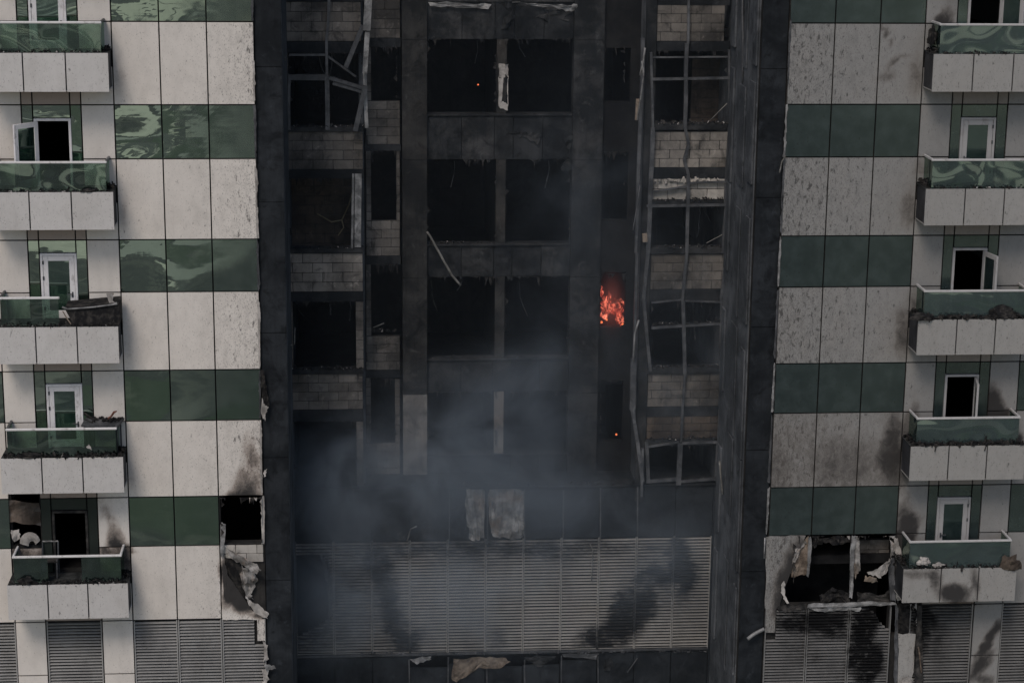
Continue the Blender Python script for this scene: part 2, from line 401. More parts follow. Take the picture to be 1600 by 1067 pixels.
def fn_burnt(X, Y, Z):
    return (min(1, .75+.4*mnoise.noise(Vector((X*3, 0, Z*3)))), .8)
def fn_glass(X, Y, Z):
    px, py = PR(X, Y, Z)
    if px < 600: return (0., .1+.4*max(0, min(1, (px-250)/150)))
    return (min(.6, soot_shade(px, py)*.5), (.72 if px > 1440 else .78)+.12*max(0, min(1, (1440-px)/200)))

# ------------------------------------------------------------------ the tower
tower = bpy.data.objects.new('apartment_tower', None); col.objects.link(tower); tower.location = BASE
tag(tower, 'fire-damaged apartment tower with white cladding, green glass bands and a burnt-out recessed centre', 'building')
def part(name, mb, mat, parent=None, **k):
    if mat in ('clad', 'fascia', 'white', 'rail', 'brown_panel', 'louvre') and mb.v[0][0] > 12: mat += '_far'  # far-wing copies; most carry that wing's dimmer light in their colour
    return _part(name, mb, mat, parent, **k)
def _part(name, mb, mat, parent=None, **k): return mb.build(name, M[mat] if isinstance(mat, str) else mat, parent or tower, **k)

def wall_holes(x0, x1, z0, z1, y0, y1, holes):
    xs = sorted({x0, x1, *[min(max(v, x0), x1) for h in holes for v in h[:2]]})
    zs = sorted({z0, z1, *[min(max(v, z0), z1) for h in holes for v in h[2:]]})
    nx, nz_ = len(xs)-1, len(zs)-1
    def solid(i, j):
        if i < 0 or j < 0 or i >= nx or j >= nz_: return False
        cx, cz = (xs[i]+xs[i+1])/2, (zs[j]+zs[j+1])/2
        return not any(a < cx < b and c < cz < d for a, b, c, d in holes)
    mb = MB()
    for i in range(nx):
        for j in range(nz_):
            if not solid(i, j): continue
            a, b, c, d = xs[i], xs[i+1], zs[j], zs[j+1]
            q = lambda *p: mb.add(p, [(0, 1, 2, 3)])
            q((a, y0, c), (b, y0, c), (b, y0, d), (a, y0, d)); q((b, y1, c), (a, y1, c), (a, y1, d), (b, y1, d))
            if not solid(i-1, j): q((a, y1, c), (a, y0, c), (a, y0, d), (a, y1, d))
            if not solid(i+1, j): q((b, y0, c), (b, y1, c), (b, y1, d), (b, y0, d))
            if not solid(i, j-1): q((a, y0, c), (a, y1, c), (b, y1, c), (b, y0, c))
            if not solid(i, j+1): q((a, y0, d), (b, y0, d), (b, y1, d), (a, y1, d))
    return mb

def mx(side, a, b):                       # mirror an x-interval for the far wing
    return (a, b) if side == 'L' else (XM-b, XM-a)

DOOR = (-1.977, -1.07)                    # clear frame of a balcony door
open_doors = {('L', 1), ('L', 4), ('R', 0), ('R', 2), ('R', 3)}
ZTOP = 14.0
# -------- solid wall behind the cladding of each wing, with holes where one sees in
for side in 'LR':
    holes = []
    for n in range(0, 5):
        if (side, n) in open_doors:
            a, b = mx(side, *DOOR); holes.append((a+.02, b-.02, Z0(n)-2.02, Z0(n)-.34))
    if side == 'L':
        holes.append((2*W+.03, 3*W-.05, Z0(4)-HG+.02, Z0(4)-.02))
        holes.append((-3.02, -2.3, Z0(4)-1.3, Z0(4)+.4))
    else:
        holes.append((XR+.55, XR+3*W-.04, Z0(5)+.03, Z0(4)-HG-.03))
        holes.append((XR+2.5, XR+3*W-.05, Z0(5)-.95, Z0(5)+.03))
        holes.append((XM+.02, XM+.5, Z0(5)-.9, Z0(5)+.3))
    a, b = mx(side, -4.3, 3*W)
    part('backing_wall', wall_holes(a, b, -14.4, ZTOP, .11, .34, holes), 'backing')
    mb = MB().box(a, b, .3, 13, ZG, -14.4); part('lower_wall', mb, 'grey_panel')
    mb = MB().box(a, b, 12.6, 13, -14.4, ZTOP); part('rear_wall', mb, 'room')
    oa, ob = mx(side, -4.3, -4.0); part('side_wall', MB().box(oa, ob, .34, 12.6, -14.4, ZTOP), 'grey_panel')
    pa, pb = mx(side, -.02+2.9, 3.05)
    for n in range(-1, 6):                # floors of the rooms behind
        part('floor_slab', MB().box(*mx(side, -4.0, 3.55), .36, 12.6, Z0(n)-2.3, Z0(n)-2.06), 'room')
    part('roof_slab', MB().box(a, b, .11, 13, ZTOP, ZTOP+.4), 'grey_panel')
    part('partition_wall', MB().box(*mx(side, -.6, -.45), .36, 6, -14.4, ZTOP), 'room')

# -------- cladding panels
def FG(side, n):
    if side == 'R': return fn_glass
    return (lambda X, Y, Z: (.8, .6)) if n == 4 else (lambda X, Y, Z: (0., .06))
def panel(name, x0, x1, z0, z1, mat, fn=fn_clad, y=0., th=.05, g=GAP, tilt=.003, bow=.0, nx=None, nz_=None, label=None):
    w, h = x1-x0, z1-z0
    nx = nx or max(2, int(w/.13)); nz_ = nz_ or max(2, int(h/.13))
    return part(name, MB().slab(x0+g, x1-g, z0+g, z1-g, y, th, nx, nz_, fn, tilt, bow), mat, label=label)
for side in 'LR':
    for n in range(0, 6):
        z = Z0(n)
        for i in range(-1, 3):
            xa, xb = (i*W, (i+1)*W) if i >= 0 else (-4.22, -3.06)
            a, b = mx(side, xa, xb)
            k = i if side == 'L' else 2-i      # column counted from the left of that wing
            if n < 5:                          # green glass band
                if not (side == 'L' and n == 4 and i == 2):
                    panel('glass_panel', a, b, z-HG, z, 'glass', fn_glass, y=.012, th=.03, tilt=.012, bow=R.uniform(-.006, .006))
                if not (n == 4 and ((side == 'L' and i == 2) or (side == 'R' and i >= 0))):
                    panel('cladding_panel', a, b, Z0(n+1), z-HG, 'clad', bow=R.uniform(-.003, .005))
        for xa, xb in ((-.81, 0), (-3.06, -2.271)):       # white panels beside the doors
            a, b = mx(side, xa, xb)
            if n == 5 and side == 'R' and xa > -1: continue
            if n == 5:
                panel('cladding_panel', a, b, z-1.5, z, 'clad'); panel('cladding_panel', a, b, z-3.2, z-1.5, 'clad')
                panel('cladding_panel', a, b, z, z+.44+.6, 'clad')
                continue
            if not (side == 'L' and n == 4 and xa < -3):
                panel('cladding_panel', a, b, z-HG, z, 'clad')
            panel('cladding_panel', a, b, z-2.03, z-HG, 'clad', fn_burnt if side == 'L' and n == 4 else fn_clad)
            if not (side == 'L' and n == 4 and xa < -3): panel('cladding_panel', a, b, z, z+.95, 'clad')
        if n == 5: 
            panel('soffit_panel', *mx(side, -2.271, -.81), z+.01, z+.9, 'brown_panel', y=.004)
            continue
        # door surround
        for xa, xb in ((-2.271, -1.997), (-1.08, -.81)):
            panel('side_light', *mx(side, xa, xb), z-2.03, z, 'glass', FG(side, n), y=.014, th=.03, tilt=.01)
            panel('soffit_panel', *mx(side, xa, xb), z, z+.95, 'brown_panel')
        panel('transom_light', *mx(side, -1.997, -1.08), z-.33, z, 'glass', FG(side, n), y=.014, th=.03, tilt=.01)
        panel('soffit_panel', *mx(side, -1.997, -1.08), z, z+.95, 'brown_panel')

# -------- balcony doors
def door(side, n, leaf, burnt=False):     # leaf: None = missing, 0 = shut, else opening angle in degrees
    z1, z0 = Z0(n)-.335, Z0(n)-2.026
    a, b = mx(side, *DOOR); mt = 'burnt_frame' if burnt else 'white'
    f = .062
    fr = MB(); fr.box(a, a+f, -.035, .1, z0, z1); fr.box(b-f, b, -.035, .1, z0, z1); fr.box(a+f, b-f, -.035, .1, z1-f, z1)
    d = part('balcony_door', fr, mt, bevel=.006)
    if leaf is None: return d
    L = b-a-2*f-.012; lw = .125
    sgn = 1 if side == 'L' else -1        # hinge at the outer jamb, shut leaf runs inwards
    hx = a+f+.006 if side == 'L' else b-f-.006
    th = math.radians(leaf)
    dx, dy = sgn*math.cos(th), -math.sin(th)
    nx_, ny_ = -dy*sgn, dx*sgn            # leaf normal, pointing in
    def loc(u, v, zz): return (hx+dx*u+nx_*v, -.02+dy*u+ny_*v, zz)
    def lbox(mb, u0, u1, v0, v1, za, zb):
        vs = [loc(u, v, zz) for zz in (za, zb) for v in (v0, v1) for u in (u0, u1)]
        mb.add(vs, [(0, 2, 3, 1), (4, 5, 7, 6), (0, 1, 5, 4), (2, 6, 7, 3), (0, 4, 6, 2), (1, 3, 7, 5)])
    zl0, zl1 = z0+.02, z1-f-.006
    mb = MB(); lbox(mb, 0, lw, 0, .055, zl0, zl1); lbox(mb, L-lw, L, 0, .055, zl0, zl1)
    lbox(mb, lw, L-lw, 0, .055, zl1-lw, zl1); lbox(mb, lw, L-lw, 0, .055, zl0, zl0+.2)
    part('door_leaf', mb, mt, d, bevel=.006)
    mb = MB(); lbox(mb, lw-.01, L-lw+.01, .02, .036, zl0+.19, zl1-lw+.01)
    for i in range(len(mb.a)): mb.a[i] = (0., .08 if side == 'L' else .6)
    part('pane', mb, 'pane', d)
    mb = MB(); lbox(mb, L-.075, L-.055, -.05, .0, zl0+.62, zl0+.64); lbox(mb, L-.2, L-.055, -.06, -.045, zl0+.616, zl0+.644)
    lbox(mb, L-.085, L-.045, -.008, .0, zl0+.53, zl0+.68)
    part('handle', mb, 'alu', d)
    for zz in (.12, .52, 1.3):
        mb = MB(); lbox(mb, -.02, .02, -.02, -.001, zl1-zz-.09, zl1-zz); part('hinge', mb, 'alu', d)
    return d
for n, lf in ((0, 0), (1, 130), (2, 0), (3, 0)): door('L', n, lf)
door('L', 4, None, True)
for n, lf in ((0, 122), (1, 0), (2, 100), (3, 79), (4, 0)): door('R', n, lf)

# -------- balconies
ZT, ZB, BD = 1.374, .44, .926
def balcony(side, i):
    zt, zb = -H*(i-1)+ZT, -H*(i-1)+ZB
    a, b = mx(side, -3.06, 0.); ia = b if side == 'L' else a           # inner end, towards the fire
    s = part('balcony', MB().box(a+.03, b-.03, -BD+.04, -.004, zb+.03, zt-.02), 'dark_side')
    part('deck', MB().slab(a+.004, b-.004, 0, 1, 0, 1) if False else MB().box(a+.002, b-.002, -BD+.05, -.006, zt-.018, zt-.002), 'deck', s)
    wj = (b-a)/3
    for k in range(3):
        part('fascia_panel', MB().slab(a+k*wj+(GAP if k else 0), a+(k+1)*wj-(GAP if k < 2 else 0), zb, zt, -BD, .038, 9, 8, fn_fascia, .003), 'fascia', s)
    part('soffit', MB().box(a+.02, b-.02, -BD+.045, -.01, zb+.005, zb+.028), 'fascia', s)
    # glass rail
    ra, rb = a+.17, b-.17; yf = -.79; zr = zt+.725
    gone = side == 'L' and i == 2
    burnt = side == 'L' and i == 4
    g0 = zt-.002
    def rail_piece(x0, x1):
        spk = .0 if side == 'L' else (.5 if i == 1 else .95)
        part('rail_glass', MB().slab(x0, x1, g0, zr-.035, yf, .014, 10, 4, lambda X, Y, Z: (0, spk), .006), 'rail_glass', s)
    if gone: rail_piece(ra, ra+1.43)
    elif burnt: rail_piece(ra, ra+.86); rail_piece(ra+1.72, rb)
    else: rail_piece(ra, rb)
    for xs in (ra, rb-.014):
        if gone and xs > ra+.1: continue
        mb = MB().box(xs, xs+.014, yf+.02, -.02, g0, zr-.035, (0, .1 if side == 'L' else .5)); part('side_glass', mb, 'rail_glass', s)
    hr = MB(); e = ra+1.43 if gone else rb
    hr.box(ra-.03, e+.03, yf-.025, yf+.045, zr-.033, zr+.024)
    for xs in (ra, rb):
        if gone and xs == rb: continue
        hs = MB().box(xs-.028, xs+.028, yf+.047, -.01, zr-.03, zr+.03)
        part('side_handrail', hs, 'rail' if (burnt or side == 'R') else 'alu', s, bevel=.01)
    if hr.a: part('handrail', hr, 'rail', s, bevel=.012)
    return s
def fn_fascia(X, Y, Z):
    px, py = PR(X, Y, Z)
    s = soot_shade(px, py) if py > 880 and px > 1000 else 0
    n1 = mnoise.noise(Vector((X*3.1, 0, Z*.3+X)))
    # drips from the rim
    top = ((Z-ZT) % H); 
    if px > 1000: s += .13
    return (min(1, s), .22 if px < 600 else .3)
for side in 'LR':
    for i in range(-1, 5): balcony(side, i)

# -------- louvres (the technical floor)
def louvre(x0, x1, z0, z1, y, mat, fn, pitch=.0865, hole=None, parent=None, seg=8, frame=.03, depth=.07, wob=.0):
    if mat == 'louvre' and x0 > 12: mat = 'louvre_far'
    fr = MB()
    fr.slab(x0, x0+frame, z0, z1, y-.005, .095, 1, 24, fn); fr.slab(x1-frame, x1, z0, z1, y-.005, .095, 1, 24, fn)
    fr.box(x0+frame, x1-frame, y+.05, y+.09, z0, z0+.02)
    p = part('louvre_panel', fr, mat)
    if fr.a:
        pass
    mb = MB(); nS = int((z1-z0)/pitch)
    xs = [x0+frame+(x1-x0-2*frame)*k/seg for k in range(seg+1)]
    for j in range(nS):
        zc = z1-.02-pitch*(j+.5); jit = R.uniform(-.004, .004); sag = R.uniform(-1, 1)*wob
        for k in range(seg):
            if hole and hole((xs[k]+xs[k+1])/2, y, zc): continue
            q = []
            for X in (xs[k], xs[k+1]):
                dz = jit+sag*math.sin((X-x0)/(x1-x0)*math.pi)+wob*.5*mnoise.noise(Vector((X*2.5, j*.7, 1)))
                for yy, zz in ((0, -.026), (depth, .004), (depth+.003, .012), (0, -.013)):   # blade falling outwards
                    q.append((X, y+.008+yy, zc+zz+dz))
            A = [fn(xs[k], y, zc)]*4+[fn(xs[k+1], y, zc)]*4
            fs = [(0, 4, 5, 1), (1, 5, 6, 2), (2, 6, 7, 3), (3, 7, 4, 0)]
            if k == 0 or (hole and hole((xs[k-1]+xs[k])/2, y, zc)): fs.append((0, 1, 2, 3))
            if k == seg-1 or (hole and hole((xs[k+1]*1.5-xs[k]*.5), y, zc)): fs.append((7, 6, 5, 4))
            mb.add(q, fs, A)
    part('louvre_slats', mb, mat, p, kind='stuff')
    return p
def back_plate(x0, x1, z0, z1, y): part('duct_plate', MB().box(x0, x1, y, y+.05, z0, z1), 'room')
def lf_left(X, Y, Z):
    px, py = PR(X, Y, Z); return (.12+.1*max(0, (px-300)/110), 0)
for k in range(3):
    louvre(k*W+.01, (k+1)*W-.01, -13.2, Z0(5)-.03, .01, 'louvre', lf_left,
           hole=(lambda X, Y, Z: PR(X, Y, Z)[0] > 396 and PR(X, Y, Z)[1] < 1008) if k == 2 else None)
panel('cladding_panel', 3.23, 3.46, -10.86, Z0(5)-.02, 'clad', y=-.004)
for a, b in ((-2.26, -.83), (-4.2, -3.07)):
    louvre(a, b, -13.2, Z0(5)-.02, .045, 'louvre', lambda X, Y, Z: (.05, 0))
def lf_right(X, Y, Z):
    px, py = PR(X, Y, Z); s = .2
    px += 16*mnoise.noise(Vector((X*1.3, 0, Z*1.3)))+7*mnoise.noise(Vector((X*4, 2, Z*4))); py += 14*mnoise.noise(Vector((X*1.3, 9, Z*1.3)))
    for x, y, rx, ry, st in ((1352, 1010, 36, 90, 1.3), (1345, 960, 55, 30, .7), (1270, 970, 85, 34, 1.05), (1262, 1030, 40, 22, .45), (1240, 1010, 60, 30, .4),
                             (1445, 975, 26, 60, 1.1), (1480, 955, 40, 24, .5), (1470, 1000, 30, 50, .55), (1500, 1000, 16, 60, .3)):
        d = ((px-x)/rx)**2+((py-y)/ry)**2
        if d < 1: s = max(s, st*(1-d))
    return (min(1, s), 0)
def poly_in(poly):
    def f(X, Y, Z):
        px, py = PR(X, Y, Z); c = False; n = len(poly)
        for i in range(n):
            (xa, ya), (xb, yb) = poly[i], poly[(i+1) % n]
            if (ya > py) != (yb > py) and px < (xb-xa)*(py-ya)/(yb-ya)+xa: c = not c
        return c
    return f
holeR = poly_in([(1352, 946), (1402, 938), (1402, 982), (1388, 983), (1376, 972), (1368, 958)])
holeR0 = lambda X, Y, Z: PR(X, Y, Z)[0] < 1211 and PR(X, Y, Z)[1] < 998
for k in range(3):
    louvre(XR+k*W+.01, XR+(k+1)*W-.01, -13.2, Z0(5)-.03, .01, 'louvre', lf_right, hole=holeR if k == 2 else (holeR0 if k == 0 else None), seg=26 if k == 2 else 12, wob=.006)
panel('cladding_panel', XR, XR+.3, -10.92, Z0(5), 'clad', y=-.004)
louvre(*mx('R', -2.26, -.52), -13.2, Z0(5)-.02, .045, 'louvre', lf_right, wob=.004)
louvre(*mx('R', -4.2, -3.07), -13.2, Z0(5)-.02, .045, 'louvre', lambda X, Y, Z: (.05, 0))
# ------------------------------------------------------------------ the recessed, burnt-out centre
# charred edge strips in the plane of the wings
def zs_at(pys, px, Y): return [U(px, p, Y)[1] for p in pys]
for px, ys, (a, b) in ((420, (-105, 105, 316, 520, 715, 907, 1096), (3*W+.02, XA)), (1205, (-100, 108, 309, 511, 703, 892, 1080), (XZ, XR-.02))):
    zz = zs_at(ys, px, .1)
    part('strip_backing', MB().box(a+.03, b-.03, .16, .5, -14.4, ZTOP), 'backing')
    for k in range(len(zz)-1):
        part('charred_panel', MB().slab(a, b, zz[k+1]+.008, zz[k]-.008, .1, .05, 2, 4, None, .006), 'char')
# side walls of the recess
part('recess_side_wall', MB().box(XA-.3, XA, .5, 12, -15.2, ZTOP), 'plaster')
part('recess_side_wall', MB().box(XZ, XZ+.3, .5, 12, -15.2, ZTOP), 'plaster')
for k, (y0, y1, th) in enumerate(((.55, 1.15, .05), (1.9, 2.75, .035), (3.5, 4.1, .06))):     # plaster left standing on the return
    for j in range(6):
        z1 = 7.2-j*3.4+R.uniform(-.4, .4); z0 = z1-R.uniform(2.2, 3.3)
        part('plaster_patch', MB().box(XZ-th, XZ-.002, y0+R.uniform(-.1, .1), y1+R.uniform(-.15, .15), z0, z1), 'plaster', bevel=.012)

# blocks: a few meshes shared by all
def block_mesh(seed):
    rr = random.Random(seed); bm = bmesh.new()
    bmesh.ops.create_cube(bm, size=1)
    bmesh.ops.bevel(bm, geom=list(bm.edges), offset=.035, segments=1, affect='EDGES')
    for v in bm.verts: v.co += Vector((rr.uniform(-.012, .012), rr.uniform(-.03, .03), rr.uniform(-.022, .022)))
    me = bpy.data.meshes.new('block'); bm.to_mesh(me); bm.free()
    me.attributes.new('soot', 'FLOAT', 'POINT'); return me
BLK = {}
def blocks(x0, x1, z0, z1, Y, mat='block', bl=.553, ch=.262, miss=0., depth=.12, name='block_wall', off=None):
    wl = part(name, MB().box(x0+.004, x1-.004, Y+.02, Y+.16, z0+.004, z1-.004), 'mortar')
    rows = max(1, round((z1-z0)/ch)); h = (z1-z0)/rows
    if mat not in BLK:
        BLK[mat] = []
        for s in range(5):
            me = block_mesh(s+len(mat)*10); me.materials.append(M[mat]); BLK[mat].append(me)
    o0 = R.uniform(0, bl) if off is None else off
    for r in range(rows):
        x = x0-((o0+(r % 2)*bl/2) % bl)
        while x < x1-.01:
            a, b = max(x, x0), min(x+bl, x1); x += bl
            if b-a < .05 or R.random() < miss: continue
            o = bpy.data.objects.new('block', R.choice(BLK[mat])); col.objects.link(o); o.parent = wl
            o.location = Vector(((a+b)/2, Y+depth/2+R.uniform(-.006, .006), z0+(r+.5)*h))-BASE
            o.scale = (b-a-.014, depth, h-.016); o.rotation_euler = (R.uniform(-.01, .01), R.uniform(-.006, .006), R.uniform(-.008, .008))
    return wl
def pxbox(name, x0, y0, x1, y1, Y, th, mat, dy=0., **k):
    a, b, c, d = rect(x0, y0, x1, y1, Y); return part(name, MB().slab(a, b, c, d, Y+dy, th, 2, 2, None, .004), mat, **k)
def pxblocks(x0, y0, x1, y1, Y, mat='block', **k): return blocks(*rect(x0, y0, x1, y1, Y), Y, mat, **k)

# --- bay with blocks beside the left edge strip
xl0 = XA+.02
for q in ((445, -60, 564, -22), (445, 3, 564, 65), (447, 205, 567, 265), (446, 584, 567, 640)): pxblocks(*q, YB)
pxblocks(446, 396, 567, 456, YB, 'light_block')
pxblocks(446, 774, 566, 842, YB, 'brown_block')
for q in ((446, 471, 458, 576), (447, 658, 459, 760), (556, 471, 568, 576), (557, 658, 568, 760), (444, 83, 451, 202), (446, 279, 452, 388)): pxblocks(*q, YB, off=0)
for q in ((440, 65, 568, 83), (440, 265, 568, 279), (440, 456, 568, 471), (440, 640, 568, 658), (440, 760, 568, 774), (440, -22, 568, 3)):
    pxbox('concrete_beam', *q, YB, .35, 'beam', -.02)
for y in (202, 391, 580): # ledges
    a, b, c, d = rect(449, y-4, 568, y+4, YB); part('window_ledge', MB().box(a, b, YB-.07, YB+.3, c, d), 'concrete', bevel=.01)
xb1 = U(569, 300, YB)[0]; part('bay_side_wall', MB().box(xb1-.12, xb1, YB+.36, YC+.2, -9.5, ZTOP), 'plaster')
# --- narrow bay between it and the core
for q in ((572, 158, 625, 226), (572, 345, 625, 400), (572, 525, 625, 578), (572, 692, 625, 770), (572, -30, 625, 60)): pxblocks(*q, YC)
for q in ((572, 236, 580, 345), (572, 413, 580, 525), (572, 590, 580, 692), (617, 592, 625, 692), (572, 74, 580, 158), (619, 236, 625, 345)): pxblocks(*q, YC, off=0)
for q in ((570, 226, 626, 236), (570, 400, 626, 413), (570, 578, 626, 590), (570, 60, 626, 74)): pxbox('lintel', *q, YC, .3, 'beam', -.02)
# --- core of columns and spandrels
c0, c1 = U(629, 400, YC)[0], U(667, 400, YC)[0]; r0, r1 = U(890, 450, YC)[0], U(936, 450, YC)[0]
mm0, mm1 = U(775, 300, YC)[0], U(790, 300, YC)[0]
zw = [(U(720, t, YC)[1], U(720, b_, YC)[1]) for t, b_ in ((-125, 2), (62, 180), (250, 383), (433, 562), (613, 711))]
zbase = U(720, 775, YC)[1]
zj = [ZTOP, zw[1][0], zw[2][0]+.02, zw[3][0], zw[4][0]-.02, zbase]
for k in range(5):
    part('concrete_column', MB().slab(c0, c1, zj[k+1]+.006, zj[k]-.006, YC-.12, .5, 3, 8, None, .003), 'column_low' if k > 3 else 'column')
    part('concrete_column', MB().slab(r0, r1, zj[k+1]+.006, zj[k]-.006, YC-.12, .5, 3, 8, None, .003), 'concrete')
for k, (zt_, zb_) in enumerate(zw):
    nb = zw[k+1][0] if k+1 < len(zw) else zbase
    xs = [c1, c1+(mm0-c1)*.5, mm0-.06, mm1+.2, (mm1+r0)/2+.1, r0]
    for j in range(5):
        part('spandrel_panel', MB().slab(xs[j]+.008, xs[j+1]-.008, nb+.012, zb_-.03, YC+.03+R.uniform(-.012, .012), .12, 3, 3, None, .006), 'beam' if R.random() < .55 else 'concrete')
    part('spandrel_wall', MB().box(c1, r0, YC+.16, YC+.4, nb, zb_-.01), 'beam')
    part('window_ledge', MB().box(c1, r0, YC-.03, YC+.42, zb_-.028, zb_+.03), 'concrete', bevel=.012)
    part('window_post', MB().slab(mm0, mm1, zb_+.03, zt_, YC+.03, .3, 2, 6, None, .004), 'column_low' if k > 3 else 'column')
# --- narrow bay with the fire
f0, f1 = U(938, 470, YC)[0], U(977, 470, YC)[0]; fx1 = U(1012, 470, YC)[0]+.2
fire_z = (U(955, 512, YC)[1], U(955, 425, YC)[1])
holes = [(f0, f1, fire_z[0], fire_z[1])]+[(f0, f1, U(955, b_, YC)[1], U(955, t, YC)[1]) for t, b_ in ((75, 160), (238, 345), (595, 690))]
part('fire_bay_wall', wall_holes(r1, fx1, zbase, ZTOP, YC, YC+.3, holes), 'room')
# --- framed bay beside the right edge strip
for q in ((1018, 8, 1132, 65), (1016, 397, 1131, 452), (1010, 583, 1125, 635)): pxblocks(*q, YB)
pxblocks(1018, 206, 1136, 262, YB, 'light_block'); pxblocks(1018, 279, 1135, 312, YB, 'pale_block', off=.1); pxblocks(1010, 650, 1123, 685, YB, 'brown_block')
for q in ((1012, 65, 1140, 80), (1012, 262, 1140, 279), (1010, 452, 1138, 470), (1004, 635, 1132, 650), (1000, 752, 1125, 766), (1016, -16, 1140, 8)):
    pxbox('concrete_beam', *q, YB, .35, 'beam', -.02)
for x, y in ((1075, 198), (1073, 318), (1072, 391), (1068, 578), (1066, 690)):
    a, b, c, d = rect(x-58, y-5, x+58, y+5, YB); part('window_ledge', MB().box(a, b, YB-.07, YB+.3, c, d), 'concrete', bevel=.01)
xr0 = U(1008, 400, YB)[0]
part('bay_side_wall', MB().box(xr0-.1, xr0+.12, YB+.05, YC-.002, -9.5, ZTOP), 'plaster')
part('bay_corner_post', MB().box(xr0-.14, xr0+.16, YB-.06, YB+.04, -8.6, ZTOP), 'concrete', bevel=.02)
# --- podium band: ledge, dark panels, louvres, dark panels
YL = YB-.05
zl = [U(760, p, YL)[1] for p in (760, 843, 1019, 1100)]
LX0, LX1 = U(462, 930, YL)[0], U(1109, 930, YL)[0]
part('podium_ledge', MB().box(XA, XZ, YL-.06, YC+.35, zl[0]-.06, zl[0]+.02), 'beam', bevel=.015)
part('podium_wall', MB().box(XA, XZ, YL+.75, YL+.9, -15.2, zl[0]-.06), 'room')
part('lower_wall', MB().box(XA, XZ, YL-.02, 12, ZG, -15.2), 'grey_panel')
lw = (LX1-LX0)/11; LXs = [LX0+lw*k for k in range(12)]
part('podium_panel', MB().box(XA+.01, LX0-.01, YL, YL+.06, -15.2, zl[0]-.07), 'char')
part('podium_panel', MB().box(LX1+.01, XZ-.01, YL, YL+.06, -15.2, zl[0]-.07), 'char')
for k in range(11):
    if k not in (4, 5):
        part('podium_panel', MB().slab(LXs[k]+.012, LXs[k+1]-.012, zl[1]+.02, zl[0]-.075, YL, .05, 3, 3, None, .006), 'char' if k > 5 else 'concrete')
    part('podium_panel', MB().slab(LXs[k]+.012, LXs[k+1]-.012, -15.2, zl[2]-(.1 if k in (0, 1, 2, 8, 9, 10) else .22+R.random()*.3), YL+.02, .05, 3, 3, None, .01), 'char')
def lf_c(X, Y, Z):
    px, py = PR(X, Y, Z); s = .12
    px += 16*mnoise.noise(Vector((X*1.3, 0, Z*1.3)))+7*mnoise.noise(Vector((X*4, 2, Z*4))); py += 14*mnoise.noise(Vector((X*1.3, 9, Z*1.3)))
    for x, y, rx, ry, an, st in ((555, 930, 70, 110, 0, .42), (1045, 905, 80, 70, 0, .42), (760, 856, 330, 20, 0, .6), (600, 920, 26, 110, -12, .9), (622, 985, 34, 60, -20, .9), (480, 930, 60, 110, 0, .7), (575, 860, 60, 30, 0, .3),
                                 (985, 955, 34, 70, 35, 1.0), (1065, 890, 22, 62, 0, 1.0), (1030, 900, 50, 18, -10, .9), (940, 1005, 40, 24, 20, .9), (905, 1012, 30, 12, 0, .5),
                                 (1025, 858, 40, 12, 0, .5), (780, 1000, 24, 24, 20, .45), (740, 870, 200, 26, 0, .35), (1000, 880, 60, 30, 0, .35)):
        dx, dy = px-x, py-y; a = math.radians(an); dx, dy = dx*math.cos(a)+dy*math.sin(a), -dx*math.sin(a)+dy*math.cos(a)
        d = (dx/rx/1.35)**2+(dy/ry/1.3)**2
        if d < 1: s = max(s, st*1.15*(1-d)**1.3)
    return (min(1, s), 0)
rag = lambda px, py: mnoise.noise(Vector((py*.06, 3, 0)))*9
hole_c = lambda X, Y, Z: (lambda p: p[0] < 509+rag(*p)+.08*(p[1]-865) and 866 < p[1] < 1000-(p[0]-455)*.55)(PR(X, Y, Z))
for k in range(11):
    louvre(LXs[k]+.008, LXs[k+1]-.008, zl[2]+.02, zl[1], YL+.01, 'louvre_c', lf_c, pitch=.0935, hole=hole_c if k < 1 else None, seg=26 if k < 1 else 6, wob=.005, frame=.022)
part('louvre_trim', MB().box(LX0, LX1, YL-.03, YL+.05, zl[2]-.05, zl[2]+.018), 'alu', bevel=.008)
# --- dim rooms behind the centre
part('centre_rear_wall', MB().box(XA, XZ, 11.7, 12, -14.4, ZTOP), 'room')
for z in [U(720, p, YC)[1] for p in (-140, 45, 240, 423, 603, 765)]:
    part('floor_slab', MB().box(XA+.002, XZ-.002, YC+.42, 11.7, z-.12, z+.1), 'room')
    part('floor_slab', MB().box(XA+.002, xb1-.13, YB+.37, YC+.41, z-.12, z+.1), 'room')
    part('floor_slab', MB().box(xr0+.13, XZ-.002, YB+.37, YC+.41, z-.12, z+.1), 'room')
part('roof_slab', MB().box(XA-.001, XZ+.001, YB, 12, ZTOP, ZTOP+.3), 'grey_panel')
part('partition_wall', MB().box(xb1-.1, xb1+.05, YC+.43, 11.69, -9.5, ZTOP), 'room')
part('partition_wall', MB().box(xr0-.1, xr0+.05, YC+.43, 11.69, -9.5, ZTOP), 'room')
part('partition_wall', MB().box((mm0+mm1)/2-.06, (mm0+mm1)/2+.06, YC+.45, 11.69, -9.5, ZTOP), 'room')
pxblocks(452, 276, 556, 395, YB+2.0, 'brown_block', name='inner_block_wall')
pxblocks(1080, 92, 1140, 200, YB+1.6, 'brown_block', name='inner_block_wall')

